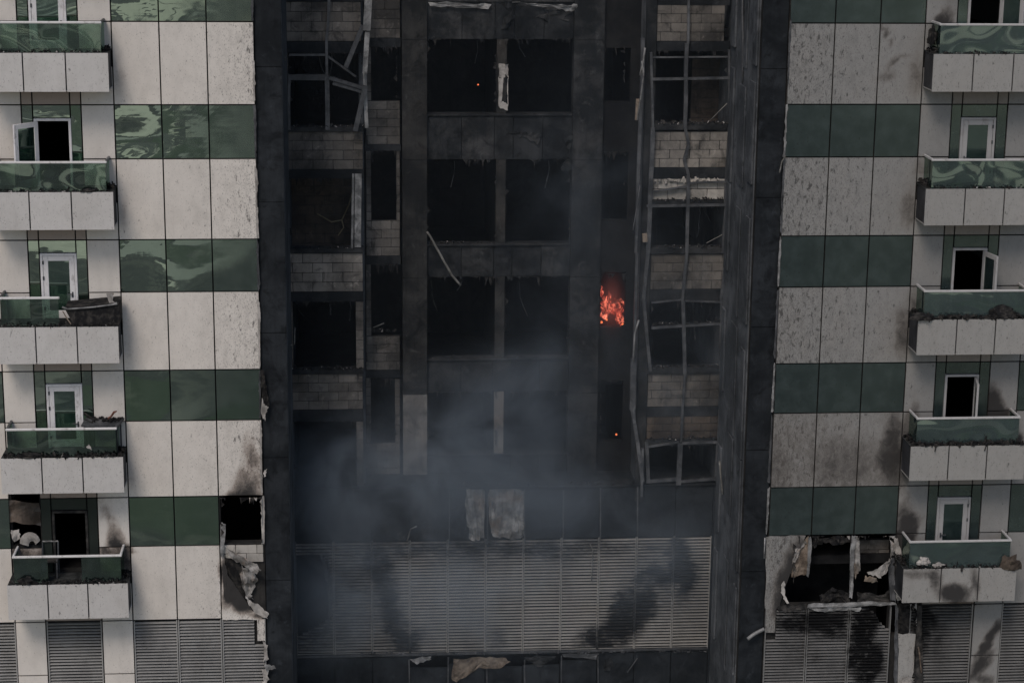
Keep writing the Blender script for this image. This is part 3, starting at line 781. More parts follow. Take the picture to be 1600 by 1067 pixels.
# --- what is left of the window frames
def frame(name, segs, Y, mat='alu', w=.07, d=.09):     # segs: pixel segments (x0,y0,x1,y1[,w])
    root = None
    for s in segs:
        ww = s[4] if len(s) > 4 else w; yy = Y+(s[5] if len(s) > 5 else 0)
        n_ = max(1, int(math.hypot(s[2]-s[0], s[3]-s[1])/40)); mb = MB()
        P = [UV(s[0]+(s[2]-s[0])*k/n_+(R.uniform(-.8, .8) if 0 < k < n_ else 0), s[1]+(s[3]-s[1])*k/n_, yy) for k in range(n_+1)]
        for k in range(n_): mb.bar(P[k], P[k+1], ww, d*R.uniform(.9, 1.1))
        vert = abs(s[3]-s[1]) > abs(s[2]-s[0])
        if root is None: root = part('window_frame', mb, mat)
        else: part('mullion' if vert else 'transom', mb, mat, root)
    return root
frame('f', [(514, 0, 513, 30, .07), (513, 30, 510, 62, .07), (510, 62, 511, 118, .07), (511, 118, 512, 203, .12), (452, 86, 508, 86, .06), (512, 88, 556, 120, .05, .1),
            (450, 121, 510, 121, .16), (452, 121, 452, 203, .07), (515, 122, 572, 139, .09, -.1), (520, 130, 572, 145, .09, -.05), (571, 134, 555, 205, .13, -.15), (567, 40, 540, 106, .12, -.2), (541, 130, 520, 121, .05)], YB-.05)
frame('f', [(576, -10, 573, 48, .2, -.2), (574, 50, 570, 115, .13, -.15), (570, 115, 573, 200, .1, .05)], YB-.1, 'pale_alu')
frame('f', [(560, 272, 559, 386, .18), (552, 272, 550, 388, .06)], YB-.06, 'pale_alu')
frame('f', [(1076, -8, 1075, 68, .06), (1073, 68, 1070, 198, .1), (1070, 198, 1076, 225, .08), (1076, 225, 1069, 250, .08), (1069, 250, 1076, 275, .08), (1075, 275, 1073, 395, .09),
            (1073, 395, 1066, 470, .08), (1067, 470, 1070, 585, .1), (1070, 585, 1064, 690, .06), (1063, 692, 1060, 757, .14),
            (1017, 82, 1020, 200, .07), (1020, 200, 1012, 395, .12), (1012, 395, 1005, 470, .1), (1006, 470, 1016, 580, .09), (1010, 690, 1013, 752, .1), 
            (1139, 78, 1140, 200, .06), (1140, 200, 1133, 318, .08), (1134, 318, 1129, 395, .07), (1135, 395, 1126, 470, .06), (1128, 470, 1126, 580, .09), (1122, 690, 1118, 750, .09), (1124, 640, 1122, 690, .05),
            (1020, 124, 1140, 122, .07), (1020, 90, 1140, 89, .04, .05), (1018, 473, 1066, 468, .04), (1070, 470, 1128, 472, .04), (1018, 512, 1128, 505, .07, .02),
            (1010, 322, 1135, 320, .07), (1010, 698, 1060, 690, .06), (1066, 692, 1120, 690, .07), (1010, 752, 1060, 748, .09), (1064, 752, 1122, 747, .07), (1018, 300, 1074, 291, .04), (1076, 286, 1134, 284, .05)], YB-.09)
frame('f', [(1004, 60, 1004, 110, .1), (1004, 110, 1000, 190, .08), (1000, 190, 996, 330, .09), (996, 330, 993, 395, .07), (995, 395, 990, 560, .07), (990, 560, 988, 640, .16), (988, 640, 1004, 752, .1), (1004, 700, 1002, 775, .07)], YB-.25, 'alu')
frame('f', [(996, 188, 998, 155, .14)], YB-.2, 'tan_sheet'); frame('f', [(1007, 365, 1008, 378, .13)], YB-.2, 'tan_sheet')

# ------------------------------------------------------------------ torn sheets
def sheet(name, poly, Y, mat, amp=.05, th=.012, sub=2, depth=None, parent=tower, curl=0., **k):
    """a torn plate: outline in pixels on plane Y; depth gives each corner its own distance in front of it"""
    bm = bmesh.new(); vs = []
    for i, (x, y) in enumerate(poly):
        yy = Y-(depth[i] if depth else 0); p = UV(x, y, yy); vs.append(bm.verts.new(p-BASE))
    f = bm.faces.new(vs); bmesh.ops.triangulate(bm, faces=[f])
    bmesh.ops.subdivide_edges(bm, edges=list(bm.edges), cuts=sub+2, use_grid_fill=True)
    bmesh.ops.triangulate(bm, faces=list(bm.faces))
    sd_ = R.uniform(0, 50)
    for v in bm.verts:
        q = v.co*2.6+Vector((sd_, 0, sd_)); q2 = v.co*8+Vector((0, sd_, 3))
        edge = any(len(e.link_faces) < 2 for e in v.link_edges)
        v.co.y += amp*(mnoise.noise(q)*1.3+(1-2.2*abs(mnoise.noise(q2*.6)))*.7+mnoise.noise(q2)*.5)
        if edge and len(v.link_edges) > 2: v.co += Vector((mnoise.noise(q2*2), 0, mnoise.noise(q2*2+Vector((7, 7, 7)))))*(.035+.5*amp)
    bmesh.ops.recalc_face_normals(bm, faces=list(bm.faces))
    me = bpy.data.meshes.new(name); bm.to_mesh(me); bm.free(); me.materials.append(M[mat]); sa = me.attributes.new('soot', 'FLOAT', 'POINT'); pa_ = me.attributes.new('speck', 'FLOAT', 'POINT')
    if mat in ('clad', 'clad_far') or mat == 'grey_panel':
        for i_, v in enumerate(me.vertices):
            a_ = fn_clad(*(v.co+BASE)); sa.data[i_].value = a_[0]; pa_.data[i_].value = a_[1]
    o = bpy.data.objects.new(name, me); col.objects.link(o); o.parent = parent
    md = o.modifiers.new('thick', 'SOLIDIFY'); md.thickness = th; md.offset = 0
    for kk, v in k.items(): o[kk] = v
    return o
# left wing, bottom: hole of the missing glass and torn panel
sheet('torn_panel', [(346, 853), (352, 880), (357, 900), (380, 945), (395, 955), (412, 962), (408, 968), (346, 967)], -.005, 'clad', .015, sub=5, label='scorched torn lower half of a white panel')
sheet('torn_panel', [(348, 852), (372, 865), (398, 880), (408, 890), (400, 898), (384, 886), (366, 876)], -.03, 'foil', .05, depth=[0, .1, .2, .25, .2, .15, .1], label='curled metal skin of a torn panel')
sheet('torn_panel', [(376, 884), (398, 893), (403, 908), (392, 925), (396, 938), (384, 932), (378, 910)], -.02, 'foil', .08, label='crumpled metal scrap')
sheet('torn_panel', [(384, 930), (392, 938), (405, 946), (420, 958), (418, 968), (400, 958), (388, 946)], -.05, 'pale_sheet', .04)
sheet('torn_panel', [(350, 868), (375, 880), (380, 915), (396, 945), (372, 930), (352, 900)], .03, 'debris', .03)
blocks(2*W+.05, 3*W-.03, Z0(4)-HG-.5, Z0(4)-HG-.02, .06, 'pale_block', depth=.04)
sheet('bent_trim', [(345, 816), (353, 818), (352, 838), (347, 870), (344, 868), (349, 838), (350, 822), (345, 820)], -.05, 'pale_alu', .01)
sheet('edge_trim', [(409, 775), (413, 775), (413, 815), (410, 828), (413, 850), (409, 850)], -.01, 'pale_sheet', .02)
# left edge of the burnt zone: pale torn rims
for k, (ya, yb) in enumerate(((0, 34), (95, 160), (165, 250), (260, 372), (376, 455), (470, 575), (580, 655), (660, 770))):
    n_ = 8; pts = []
    for j in range(n_+1):
        y = ya+(yb-ya)*j/n_; xe = 394.6+(y-34)*.0255-(y-34)**2*.0000085
        pts.append((xe, y))
    poly = [(x+R.uniform(.2, 2.4)*(R.random()+.2), y) for x, y in pts]+[(x-1.2, y) for x, y in pts[::-1]]
    sheet('edge_trim', poly, -.006, 'pale_sheet' if k % 2 else 'alu', .012, sub=1)
for k, (ya, yb) in enumerate(((30, 130), (163, 246), (249, 365), (370, 448), (452, 560), (568, 644), (650, 755), (762, 834))):
    n_ = 7; poly = []
    for sgn in (1, -1):
        for j in range(n_+1):
            t = j/n_ if sgn > 0 else 1-j/n_; y = ya+(yb-ya)*t; xe = 1237.2-y*.0472
            poly.append((xe-(R.uniform(.2, 2.0) if sgn > 0 else -1), y))
    sheet('edge_trim', poly, -.006, 'pale_alu' if k % 2 else 'alu', .012, sub=1)
sheet('torn_panel', [(407, 578), (411, 578), (417, 610), (421, 632), (416, 640), (409, 612)], -.06, 'debris', .04)
sheet('torn_panel', [(408, 622), (414, 634), (420, 637), (415, 646), (414, 658), (409, 648)], -.12, 'pale_sheet', .05, label='small pale flap at the scorched edge')
sheet('torn_panel', [(412, 735), (417, 733), (416, 742), (412, 745)], -.06, 'pale_sheet', .03)
sheet('torn_panel', [(411, 1000), (417, 1008), (420, 1030), (412, 1034)], -.06, 'pale_sheet', .05)
sheet('torn_panel', [(410, 1046), (420, 1044), (419, 1062), (411, 1070)], -.05, 'pale_sheet', .05)
sheet('torn_panel', [(414, 1038), (430, 1040), (431, 1044), (416, 1046)], -.1, 'pale_alu', .03)
# left wing: burnt recess beside the lowest balcony door
sheet('burnt_sheet', [(13, 782), (62, 785), (64, 822), (14, 815)], .06, 'brown_sheet', .04)
sheet('burnt_sheet', [(17, 828), (30, 829), (32, 842), (20, 845)], .0, 'pale_sheet', .05)
cl = MB()
for r_ in range(9):
    t = r_/8; pts = []
    for j in range(9):
        a = math.pi*(1.02-.95*j/8); rx = 15-9*t; ry = 16-8*t
        pts.append(UV(47+rx*math.cos(a)+3*t, 848-ry*math.sin(a)+4*t, -.02-.05*math.sin(t*3)))
    cl.tube(pts, .022-.008*t, 5)
part('curled_insulation', cl, 'pale_sheet', label='curled striped scrap of pale insulation')
# right wing, bottom: opened cavity
sheet('torn_panel', [(1197, 838), (1258, 836), (1248, 846), (1241, 858), (1236, 884), (1231, 905), (1223, 925), (1219, 944), (1213, 952), (1195, 950)], -.004, 'clad_far', .012, sub=5, label='remaining strip of a scorched white panel')
sheet('torn_panel', [(1240, 862), (1262, 838), (1266, 840), (1264, 880), (1262, 898), (1247, 900), (1236, 902), (1237, 880)], .05, 'tan_sheet', .05, label='tan insulation bared behind a torn panel')
sheet('torn_panel', [(1240, 860), (1258, 843), (1262, 850), (1248, 862), (1243, 878), (1238, 882)], -.03, 'foil', .06)
sheet('torn_panel', [(1222, 910), (1226, 908), (1227, 930), (1233, 942), (1228, 942), (1221, 926)], -.06, 'pale_sheet', .03)
sheet('torn_panel', [(1263, 840), (1268, 838), (1267, 870), (1263, 902), (1261, 900), (1263, 868)], -.03, 'pale_alu', .02)
sheet('cavity_post', [(1331, 837), (1336, 837), (1334, 880), (1332, 934), (1328, 934), (1329, 880)], -.02, 'pale_alu', .02, th=.04)
sheet('torn_panel', [(1355, 894), (1368, 890), (1386, 878), (1394, 872), (1390, 884), (1378, 900), (1370, 902)], -.1, 'pale_sheet', .05, depth=[.3, .3, .15, 0, .1, .25, .3], label='pale flap hanging like a blade in the cavity')
sheet('torn_panel', [(1352, 900), (1370, 902), (1372, 908), (1362, 910), (1350, 908)], -.1, 'tan_sheet', .04)
sheet('torn_panel', [(1396, 840), (1404, 842), (1409, 866), (1405, 872), (1399, 862)], -.1, 'pale_sheet', .05)
sheet('torn_panel', [(1400, 872), (1406, 880), (1408, 930), (1403, 942), (1399, 920), (1401, 895)], -.03, 'foil', .05)
sheet('torn_panel', [(1392, 842), (1397, 850), (1398, 868), (1392, 872), (1394, 858)], -.04, 'foil', .05)
sheet('bent_trim', [(1262, 944), (1320, 942), (1360, 940), (1398, 941), (1402, 945), (1370, 946), (1330, 947), (1262, 949)], -.04, 'pale_alu', .02, depth=[0, .02, .05, .08, .08, .05, .02, 0])
sheet('bent_trim', [(1399, 946), (1403, 944), (1404, 980), (1401, 1070), (1397, 1070), (1398, 985)], -.03, 'alu', .02)
sheet('torn_panel', [(1268, 842), (1300, 839), (1330, 840), (1329, 848), (1306, 852), (1290, 846), (1272, 856)], .02, 'debris', .08)
sheet('torn_panel', [(1280, 930), (1300, 918), (1326, 928), (1328, 942), (1284, 944)], .2, 'debris', .1)
sheet('torn_panel', [(1340, 925), (1372, 930), (1396, 922), (1398, 942), (1340, 943)], .15, 'burnt_frame', .1)
sheet('torn_panel', [(1336, 842), (1343, 842), (1340, 868), (1344, 890), (1337, 905), (1335, 880)], -.02, 'foil', .06)
sheet('torn_panel', [(1388, 876), (1397, 872), (1396, 915), (1400, 940), (1392, 938), (1394, 905)], -.03, 'alu', .06)
sheet('torn_panel', [(1214, 948), (1260, 944), (1262, 952), (1235, 956), (1216, 955)], -.02, 'burnt_frame', .05)
sheet('torn_panel', [(1262, 950), (1320, 948), (1346, 949), (1342, 955), (1320, 953), (1290, 956)], -.015, 'pale_alu', .03)
blocks(*rect(1340, 843, 1390, 874, .5), .5, 'block')
part('cavity_wall', MB().box(XR+.5, XM, 1.6, 1.7, Z0(5)-1, Z0(4)-HG), 'room')
# right wing beside the lower louvre
sheet('torn_panel', [(1403, 942), (1434, 941), (1433, 988), (1404, 989)], .07, 'debris', .01)
sheet('torn_panel', [(1404, 990), (1432, 990), (1430, 1030), (1420, 1075), (1402, 1075)], -.012, 'grey_panel', .012, label='soot-dark grey panel below the burnt hole')
sheet('bent_trim', [(1434, 942), (1440, 946), (1438, 985), (1442, 1040), (1441, 1075), (1430, 1075), (1429, 1040), (1432, 985)], -.06, 'burnt_frame', .05)
sheet('bent_trim', [(1434, 1010), (1436, 1010), (1441, 1050), (1439, 1050)], -.1, 'tan_sheet', .02)
sheet('torn_panel', [(1409, 1062), (1420, 1056), (1427, 1060), (1424, 1075), (1408, 1075)], -.1, 'pale_sheet', .05)
# podium: crumpled foil and scraps
sheet('foil_sheet', [(728, 762), (744, 764), (757, 764), (758, 800), (756, 842), (742, 846), (731, 842), (729, 800)], YL-.02, 'foil', .1, label='crumpled foil bared behind a lost panel')
sheet('foil_sheet', [(764, 764), (790, 762), (818, 766), (820, 800), (818, 838), (806, 846), (790, 840), (770, 838), (764, 800)], YL-.02, 'foil', .1, label='crumpled foil bared behind a lost panel')
sheet('foil_sheet', [(703, 764), (730, 764), (732, 843), (704, 840)], YL+.02, 'beam', .05)
sheet('torn_scrap', [(708, 1030), (758, 1026), (790, 1028), (798, 1034), (780, 1044), (748, 1044), (722, 1046), (712, 1066), (706, 1060)], YL-.03, 'tan_sheet', .06)
sheet('torn_scrap', [(640, 1030), (672, 1026), (674, 1030), (652, 1038)], YL-.05, 'pale_alu', .04)
sheet('torn_scrap', [(820, 1026), (870, 1024), (850, 1040), (838, 1042)], YL-.03, 'concrete', .06)
sheet('torn_scrap', [(880, 1022), (935, 1020), (932, 1030), (884, 1028)], YL-.04, 'alu', .05)
sheet('torn_scrap', [(500, 868), (512, 866), (517, 900), (520, 960), (512, 975), (514, 930), (506, 890)], YL-.05, 'alu', .1)
sheet('torn_scrap', [(945, 1030), (960, 1028), (955, 1045), (944, 1048)], YL-.03, 'concrete', .06)
for x, ya, yb in ((702, 766, 846), (762, 762, 850), (820, 762, 846), (880, 766, 842), (938, 762, 840), (996, 760, 838), (877, 1024, 1075), (700, 1026, 1075), (761, 1030, 1075), (935, 1025, 1075), (820, 1030, 1075), (640, 1030, 1075)):
    part('panel_rib', MB().bar(UV(x+R.uniform(-1, 1), ya, YL-.012), UV(x, yb, YL-.012), .035, .03), 'alu')
# ragged ceiling lining at the top of the core
sheet('hanging_lining', [(768, 2), (800, 4), (850, 6), (893, 10), (888, 40), (850, 30), (812, 28), (790, 45), (770, 48)], YC-.02, 'concrete', .12)
sheet('hanging_lining', [(668, 3), (740, 6), (768, 8), (764, 14), (700, 12), (672, 10)], YC-.1, 'pale_alu', .05)
sheet('hanging_lining', [(800, 4), (880, 8), (908, 6), (906, 14), (890, 20), (860, 11)], YC-.14, 'pale_alu', .07)
sheet('peeling_facing', [(779, 100), (794, 100), (794, 119), (788, 121), (779, 122)], YC-.0, 'pale_sheet', .008, label='white peeling facing on the post between windows')
sheet('peeling_facing', [(779, 122), (787, 121), (783, 132), (782, 145), (784, 158), (781, 166), (779, 166)], YC-.0, 'pale_sheet', .008)
sheet('peeling_facing', [(792.5, 119), (794, 119), (794, 163), (792.8, 163)], YC-.0, 'pale_sheet', .004)
sheet('peeling_facing', [(780, 166), (784, 159), (794, 163), (793, 172), (783, 170)], YC-.0, 'pale_sheet', .008)
sheet('torn_scrap', [(792, 212), (800, 205), (822, 206), (846, 212), (842, 228), (836, 222), (820, 215)], YC-.06, 'concrete', .08)
sheet('torn_scrap', [(880, 215), (908, 210), (908, 255), (884, 270), (876, 262), (890, 240)], YC-.06, 'concrete', .06)

# charred flakes hanging round the burnt openings
def fringe(x0, y0, x1, y1, Y, n=30, L=9, mat='debris'):
    mb = MB()
    for k in range(n):
        if k % 5 == 0: c0_, e0 = R.random(), R.random()
        e = e0; l = L*R.random()**2.5+.6; w = R.uniform(.5, 4.5)*R.uniform(.4, 1)
        cl_ = min(1, max(0, c0_+R.gauss(0, .07))); RX, RY = x0+(x1-x0)*cl_, y0+(y1-y0)*cl_
        if e < .55: x, y = RX, y0-.5; pts = [(x-w, y), (x+w, y), (x+R.uniform(-2, 2), y+l), (x-w*.4, y+l*.5)]
        elif e < .78: x, y = x0-.5, RY; l *= .45; pts = [(x, y-w*2), (x+l, y), (x+l*.5, y+w), (x, y+w*2)]
        else: x, y = x1+.5, RY; l *= .45; pts = [(x, y+w*2), (x-l*.5, y+w), (x-l, y), (x, y-w*2)]
        d = R.uniform(.01, .08); A = [UV(px, py, Y-d-.02*R.random()) for px, py in pts]; B = [p+Vector((0, .02, 0)) for p in A]; q = len(pts)
        mb.add(A+B, [tuple(range(q)), tuple(range(2*q-1, q-1, -1))]+[(i, i+q, (i+1) % q+q, (i+1) % q) for i in range(q)])
    part('charred_fringe', mb, mat, kind='stuff')
def ceiling_wires(x0, x1, y, Y, n):
    for k in range(n):
        x = R.uniform(x0, x1); L_ = R.uniform(12, 60); sw = R.uniform(-14, 14)
        P = [UV(x+sw*t*t+R.uniform(-1.2, 1.2), y+L_*t, Y+R.uniform(.4, 1.0)*.5) for t in (0, .25, .5, .75, 1)]
        part('ceiling_wire', MB().tube(P, R.choice((.009, .012, .02)), 5), R.choice(('alu', 'burnt_frame', 'alu')))
for q_ in ((670, 773, 64, YC+.3, 1), (795, 888, 64, YC+.3, 1), (670, 773, 252, YC+.3, 1), (795, 888, 252, YC+.3, 1), (670, 773, 436, YC+.3, 2), (795, 888, 436, YC+.3, 1), (455, 560, 84, YB+.4, 2), (460, 552, 472, YB+.4, 3), (1020, 1130, 322, YB+.4, 2), (1020, 1126, 472, YB+.4, 2)): ceiling_wires(*q_)
for q, Y in (((668, 62, 775, 178), YC), ((790, 62, 890, 178), YC), ((668, 250, 775, 381), YC), ((790, 250, 890, 381), YC), ((668, 433, 775, 560), YC), ((790, 433, 890, 560), YC), ((668, 613, 775, 708), YC), ((790, 613, 890, 708), YC),
             ((452, 83, 565, 198), YB), ((452, 279, 556, 388), YB), ((458, 471, 556, 575), YB), ((459, 658, 557, 758), YB), ((580, 236, 619, 342), YC), ((580, 413, 620, 522), YC), ((580, 592, 618, 690), YC), ((580, 74, 620, 156), YC),
             ((1020, 80, 1135, 192), YB), ((1018, 320, 1132, 386), YB), ((1018, 470, 1128, 572), YB), ((1010, 692, 1122, 750), YB), ((938, 75, 976, 160), YC), ((938, 238, 976, 345), YC), ((938, 428, 976, 510), YC), ((938, 595, 976, 690), YC)):
    fringe(*q, Y, 30, 16); fringe(*q, Y, 10, 9, 'concrete')
for q in ((346, 778, 409, 848), (1240, 838, 1398, 944), (1404, 944, 1432, 988)): fringe(*q, .0, 50, 12); fringe(*q, -.02, 14, 9, 'foil')
# ------------------------------------------------------------------ loose things
def debris(label, a, b, n, size=.05, spread=.1, lift=.06, mat='debris', Y=None, ash=0., zspread=.0):
    """a scatter of charred lumps and splinters lying between two points"""
    a, b = Vector(a), Vector(b); mb = MB()
    for k in range(n):
        p = a.lerp(b, R.random()); s = size*R.uniform(.3, 1.4)
        p += Vector((0, R.uniform(-spread, spread), 0))
        hgt = lift*R.random()**2
        q = Matrix.Rotation(R.uniform(0, 6), 3, Vector((R.random()-.5, R.random()-.5, R.random()-.5)).normalized() if True else 'Z')
        dims = Vector((s*R.uniform(.5, 1.8), s*R.uniform(.3, 1), s*R.uniform(.25, .9)))
        if R.random() < .06: dims.x *= 2.4; dims.z *= .4
        vs = []
        for sx, sy, sz in ((-1, -1, -1), (1, -1, -1), (1, 1, -1), (-1, 1, -1), (-.7, -.6, 1), (.8, -.7, .8), (.6, .7, 1), (-.8, .6, .7)):
            vs.append(p+q@Vector((sx*dims.x*R.uniform(.6, 1.1), sy*dims.y*R.uniform(.6, 1.1), sz*dims.z*R.uniform(.6, 1.1)))*.5+Vector((0, 0, hgt+dims.z*.3)))
        mb.add(vs, [(0, 3, 2, 1), (4, 5, 6, 7), (0, 1, 5, 4), (1, 2, 6, 5), (2, 3, 7, 6), (3, 0, 4, 7)])
    o = mb.build('debris', M[mat]); return tag(o, label, 'debris', kind='stuff')
nth = ['topmost', 'second', 'third', 'fourth', 'lowest']
for side, sn in (('L', 'left'), ('R', 'right')):
    for i in range(5):
        zt = -H*(i-1)+ZT; a, b = mx(side, -3.0, -.04)
        n = {'L': (70, 80, 90, 170, 170), 'R': (90, 80, 260, 260, 110)}[side][i]
        sz = {'L': (.045, .05, .05, .07, .07), 'R': (.05, .05, .09, .085, .06)}[side][i]
        debris(f'dark charred crumbs along the rim of the {nth[i]} {sn} balcony', (a, -.87, zt), (b, -.87, zt), n, sz, .05, .05 if i < 2 else .09)
        debris(f'pale ash flakes scattered on the {nth[i]} {sn} balcony rim', (a, -.87, zt+.01), (b, -.87, zt+.01), 10 if i < 3 else 18, .035, .05, .02, 'ash')
        ia, ib = mx(side, -.16, -.03)
        debris(f'burnt rubble at the fire-side corner of the {nth[i]} {sn} balcony', (ia, -.35, zt), (ib, -.35, zt), 26 if side == 'L' else 40, .08, .3, .1)
def heap(name, label, p, r, n, mat, cat='debris', flat=.6):
    bm = bmesh.new(); bmesh.ops.create_icosphere(bm, subdivisions=3, radius=1); sd_ = R.uniform(0, 99)
    for v in bm.verts:
        k = 1+.55*mnoise.noise(v.co*1.6+Vector((sd_, 0, 0)))+.3*mnoise.noise(v.co*4+Vector((0, sd_, 0)))
        v.co = Vector((v.co.x*r[0], v.co.y*r[1], max(-.35, v.co.z)*r[2]))*k
    me = bpy.data.meshes.new(name); bm.to_mesh(me); bm.free(); me.materials.append(M[mat]); me.attributes.new('soot', 'FLOAT', 'POINT')
    o = bpy.data.objects.new(name, me); col.objects.link(o); o.location = p; return tag(o, label, cat)
zt = lambda i: -H*(i-1)+ZT
heap('rubble_heap', 'brown crumbled heap spilling over the left rim of the fourth left balcony', UV(44, 713, -.85)+Vector((0, 0, .0)), (.34, .1, .1), 0, 'debris')
heap('rubble_heap', 'large dark mound of burnt debris behind the third right balcony glass', UV(1566, 492, -.8)+Vector((0, 0, .02)), (.38, .12, .22), 0, 'debris')
heap('rubble_heap', 'black lump hanging over the fire-side corner of the third right balcony', UV(1440, 497, -.9), (.28, .12, .12), 0, 'debris')
heap('rubble_heap', 'brown crumpled lump on the far end of the lowest right balcony', UV(1577, 884, -.85)+Vector((0, 0, .02)), (.26, .16, .28), 0, 'rust' if False else 'brown_block')
heap('foam_lump', 'large pale crumpled foam piece on the lowest right balcony rim', UV(1443, 878, -.82), (.15, .1, .16), 0, 'pale_sheet', 'foam')
heap('foam_lump', 'small pale foam piece beside the larger one on the lowest right balcony', UV(1466, 883, -.82), (.16, .08, .08), 0, 'pale_sheet', 'foam')
heap('rubble_heap', 'small black lump lying on the rim of the second left balcony', UV(138, 299, -.9), (.16, .06, .06), 0, 'debris')
heap('rubble_heap', 'sooty crust clinging to the inner end of the topmost right balcony', UV(1456, 62, -.4), (.1, .2, .3), 0, 'debris')
heap('rubble_heap', 'dark lump beside the glass of the lowest left balcony', UV(42, 908, -.85), (.16, .1, .12), 0, 'debris')
# the charred box slumped where the glass of the third left balcony is gone
b0 = bpy.data.objects.new('charred_unit', None); col.objects.link(b0); b0.location = (-.75, -.5, zt(2)); tag(b0, 'black charred box slumped across the broken rail of the third left balcony', 'burnt unit')
def loose(name, mb, mat, root):
    me_o = mb.build(name, M[mat] if isinstance(mat, str) else mat); me_o.data.transform(Matrix.Translation(-root.location)); me_o.parent = root; return me_o
q = [UV(101, 482, -.72), UV(186, 474, -.72), UV(187, 508, -.80), UV(115, 508, -.80)]
q2 = [p+Vector((.02, .5, .08)) for p in q]
mb = MB(); mb.add(q+q2, [(0, 3, 2, 1)[::-1], (4, 5, 6, 7)[::-1], (0, 1, 5, 4), (1, 2, 6, 5), (2, 3, 7, 6), (3, 0, 4, 7)]); loose('casing', mb, 'debris', b0)
loose('bent_rail', MB().tube([UV(97, 480, -.78), UV(106, 483, -.79), UV(145, 480, -.79), UV(176, 476, -.78), UV(183, 474, -.76)], [.03, .02, .02, .02, .04], 7), 'pale_alu', b0)
loose('strut', MB().tube([UV(98, 486, -.76), UV(105, 498, -.78), UV(112, 508, -.8)], .015, 5), 'tan_sheet', b0)
loose('flap', MB().add([UV(166, 459, -.4), UV(178, 458, -.4), UV(176, 470, -.6), UV(184, 476, -.7), UV(172, 478, -.7)], [(0, 1, 2), (0, 2, 4), (2, 3, 4)]), 'foil', b0)
# folded table with rubbish on the fourth left balcony
t0 = bpy.data.objects.new('balcony_table', None); col.objects.link(t0); t0.location = (-.6, -.35, zt(3)); tag(t0, 'grey table heaped with burnt scraps on the fourth left balcony', 'table')
ztb = zt(3)+.78
mb = MB(); mb.add([(-1.05, -.62, ztb), (-.12, -.62, ztb-.03), (-.02, -.08, ztb+.02), (-1.0, -.08, ztb+.03), (-1.05, -.62, ztb-.05), (-.12, -.62, ztb-.08), (-.02, -.08, ztb-.03), (-1.0, -.08, ztb-.02)],
      [(0, 1, 2, 3), (7, 6, 5, 4), (0, 4, 5, 1), (1, 5, 6, 2), (2, 6, 7, 3), (3, 7, 4, 0)]); loose('table_top', mb, 'table', t0)
for x, y in ((-.98, -.55), (-.18, -.55), (-.12, -.14), (-.95, -.14)): loose('leg', MB().bar((x, y, zt(3)), (x, y, ztb-.05), .04, .04), 'table', t0)
debris('burnt scraps heaped on the grey balcony table', (-.9, -.3, ztb+.02), (-.1, -.3, ztb+.02), 40, .09, .2, .06)
o = MB().tube([(-.42, -.3, ztb+.06), (-.33, -.3, ztb+.12), (-.25, -.32, ztb+.24), (-.18, -.3, ztb+.26)], [.03, .025, .03, .015], 6).build('rusty_rag', M['rust']); tag(o, 'rust-red twisted scrap sticking up from the balcony table', 'scrap')
sh = sheet('paper_scrap', [(139, 694), (144, 703), (135, 699)], -.81, 'pale_sheet', .01, .006, 1, parent=None); sh.location = BASE; tag(sh, 'white triangular scrap stuck to the fourth left balcony glass', 'scrap')
# burnt chair on the lowest left balcony
c_ = bpy.data.objects.new('burnt_chair', None); col.objects.link(c_); c_.location = (-2.0, -.3, zt(4)); tag(c_, 'burnt metal chair skeleton behind the lowest left balcony rail', 'chair')
for x in (-2.25, -1.85):
    loose('leg', MB().tube([(x, -.45, zt(4)), (x, -.42, zt(4)+.45), (x, -.4, zt(4)+.46), (x, -.1, zt(4)+.45), (x, -.08, zt(4))], .02, 6), 'alu', c_)
    loose('back_post', MB().tube([(x, -.12, zt(4)+.44), (x, -.02, zt(4)+.88)], .02, 6), 'alu', c_)
loose('back_rail', MB().tube([(-2.25, -.02, zt(4)+.87), (-1.85, -.02, zt(4)+.87)], .022, 6), 'pale_alu', c_)
loose('seat_frame', MB().box(-2.27, -1.83, -.44, -.1, zt(4)+.43, zt(4)+.46), 'burnt_frame', c_)

# debris on the sills of the burnt centre
for lab, (xa, ya, xb, yb), Y, n, s in (
  ('glinting rubble on the sill of the bent-frame window', (452, 199, 575, 199), YB-.02, 70, .07), ('rubble on the sill above the clean block wall', (455, 389, 567, 389), YB-.02, 60, .06),
  ('pale splinters on the sill of the wide black opening', (455, 577, 567, 577), YB-.02, 80, .08), ('ash along the core sill beside the long hanging rod', (670, 381, 778, 381), YC+.1, 50, .07),
  ('fallen lining along the third core window sill', (670, 562, 893, 562), YC+.1, 80, .07), ('crumbs along the upper core window sill', (670, 183, 900, 184), YC+.1, 40, .05),
  ('rubble under the cracked frame of the right bay', (1022, 194, 1136, 194), YB-.02, 90, .09), ('sooty clods on the ledge under the pale blocks', (1020, 314, 1135, 312), YB-.02, 60, .07),
  ('rubble on the sill above the grey blocks of the right bay', (1020, 387, 1130, 387), YB-.02, 70, .07), ('debris caught on the crossbar of the smoky window', (1018, 508, 1128, 503), YB-.06, 80, .06),
  ('splinters on the sill below the smoky window', (1012, 575, 1126, 573), YB-.02, 70, .07), ('rubble above the two small framed windows', (1012, 688, 1122, 684), YB-.02, 60, .08),
  ('scraps on the sill of the two small framed windows', (1008, 752, 1120, 750), YB-.02, 60, .06), ('rubble on the floor of the narrow window', (582, 518, 618, 518), YC+.1, 30, .06)):
    p, q = UV(xa, ya, Y), UV(xb, yb, Y)
    debris(lab, p, q, n, s, .07, .06, 'debris'); debris('pale bits among the '+lab, p, q, max(8, n//5), s*.55, .08, .07, 'ash')
debris('broken ridge of mortar under the right bay beam', UV(1020, 285, YB-.03), UV(1133, 283, YB-.03), 60, .1, .03, .05, 'pale_block')
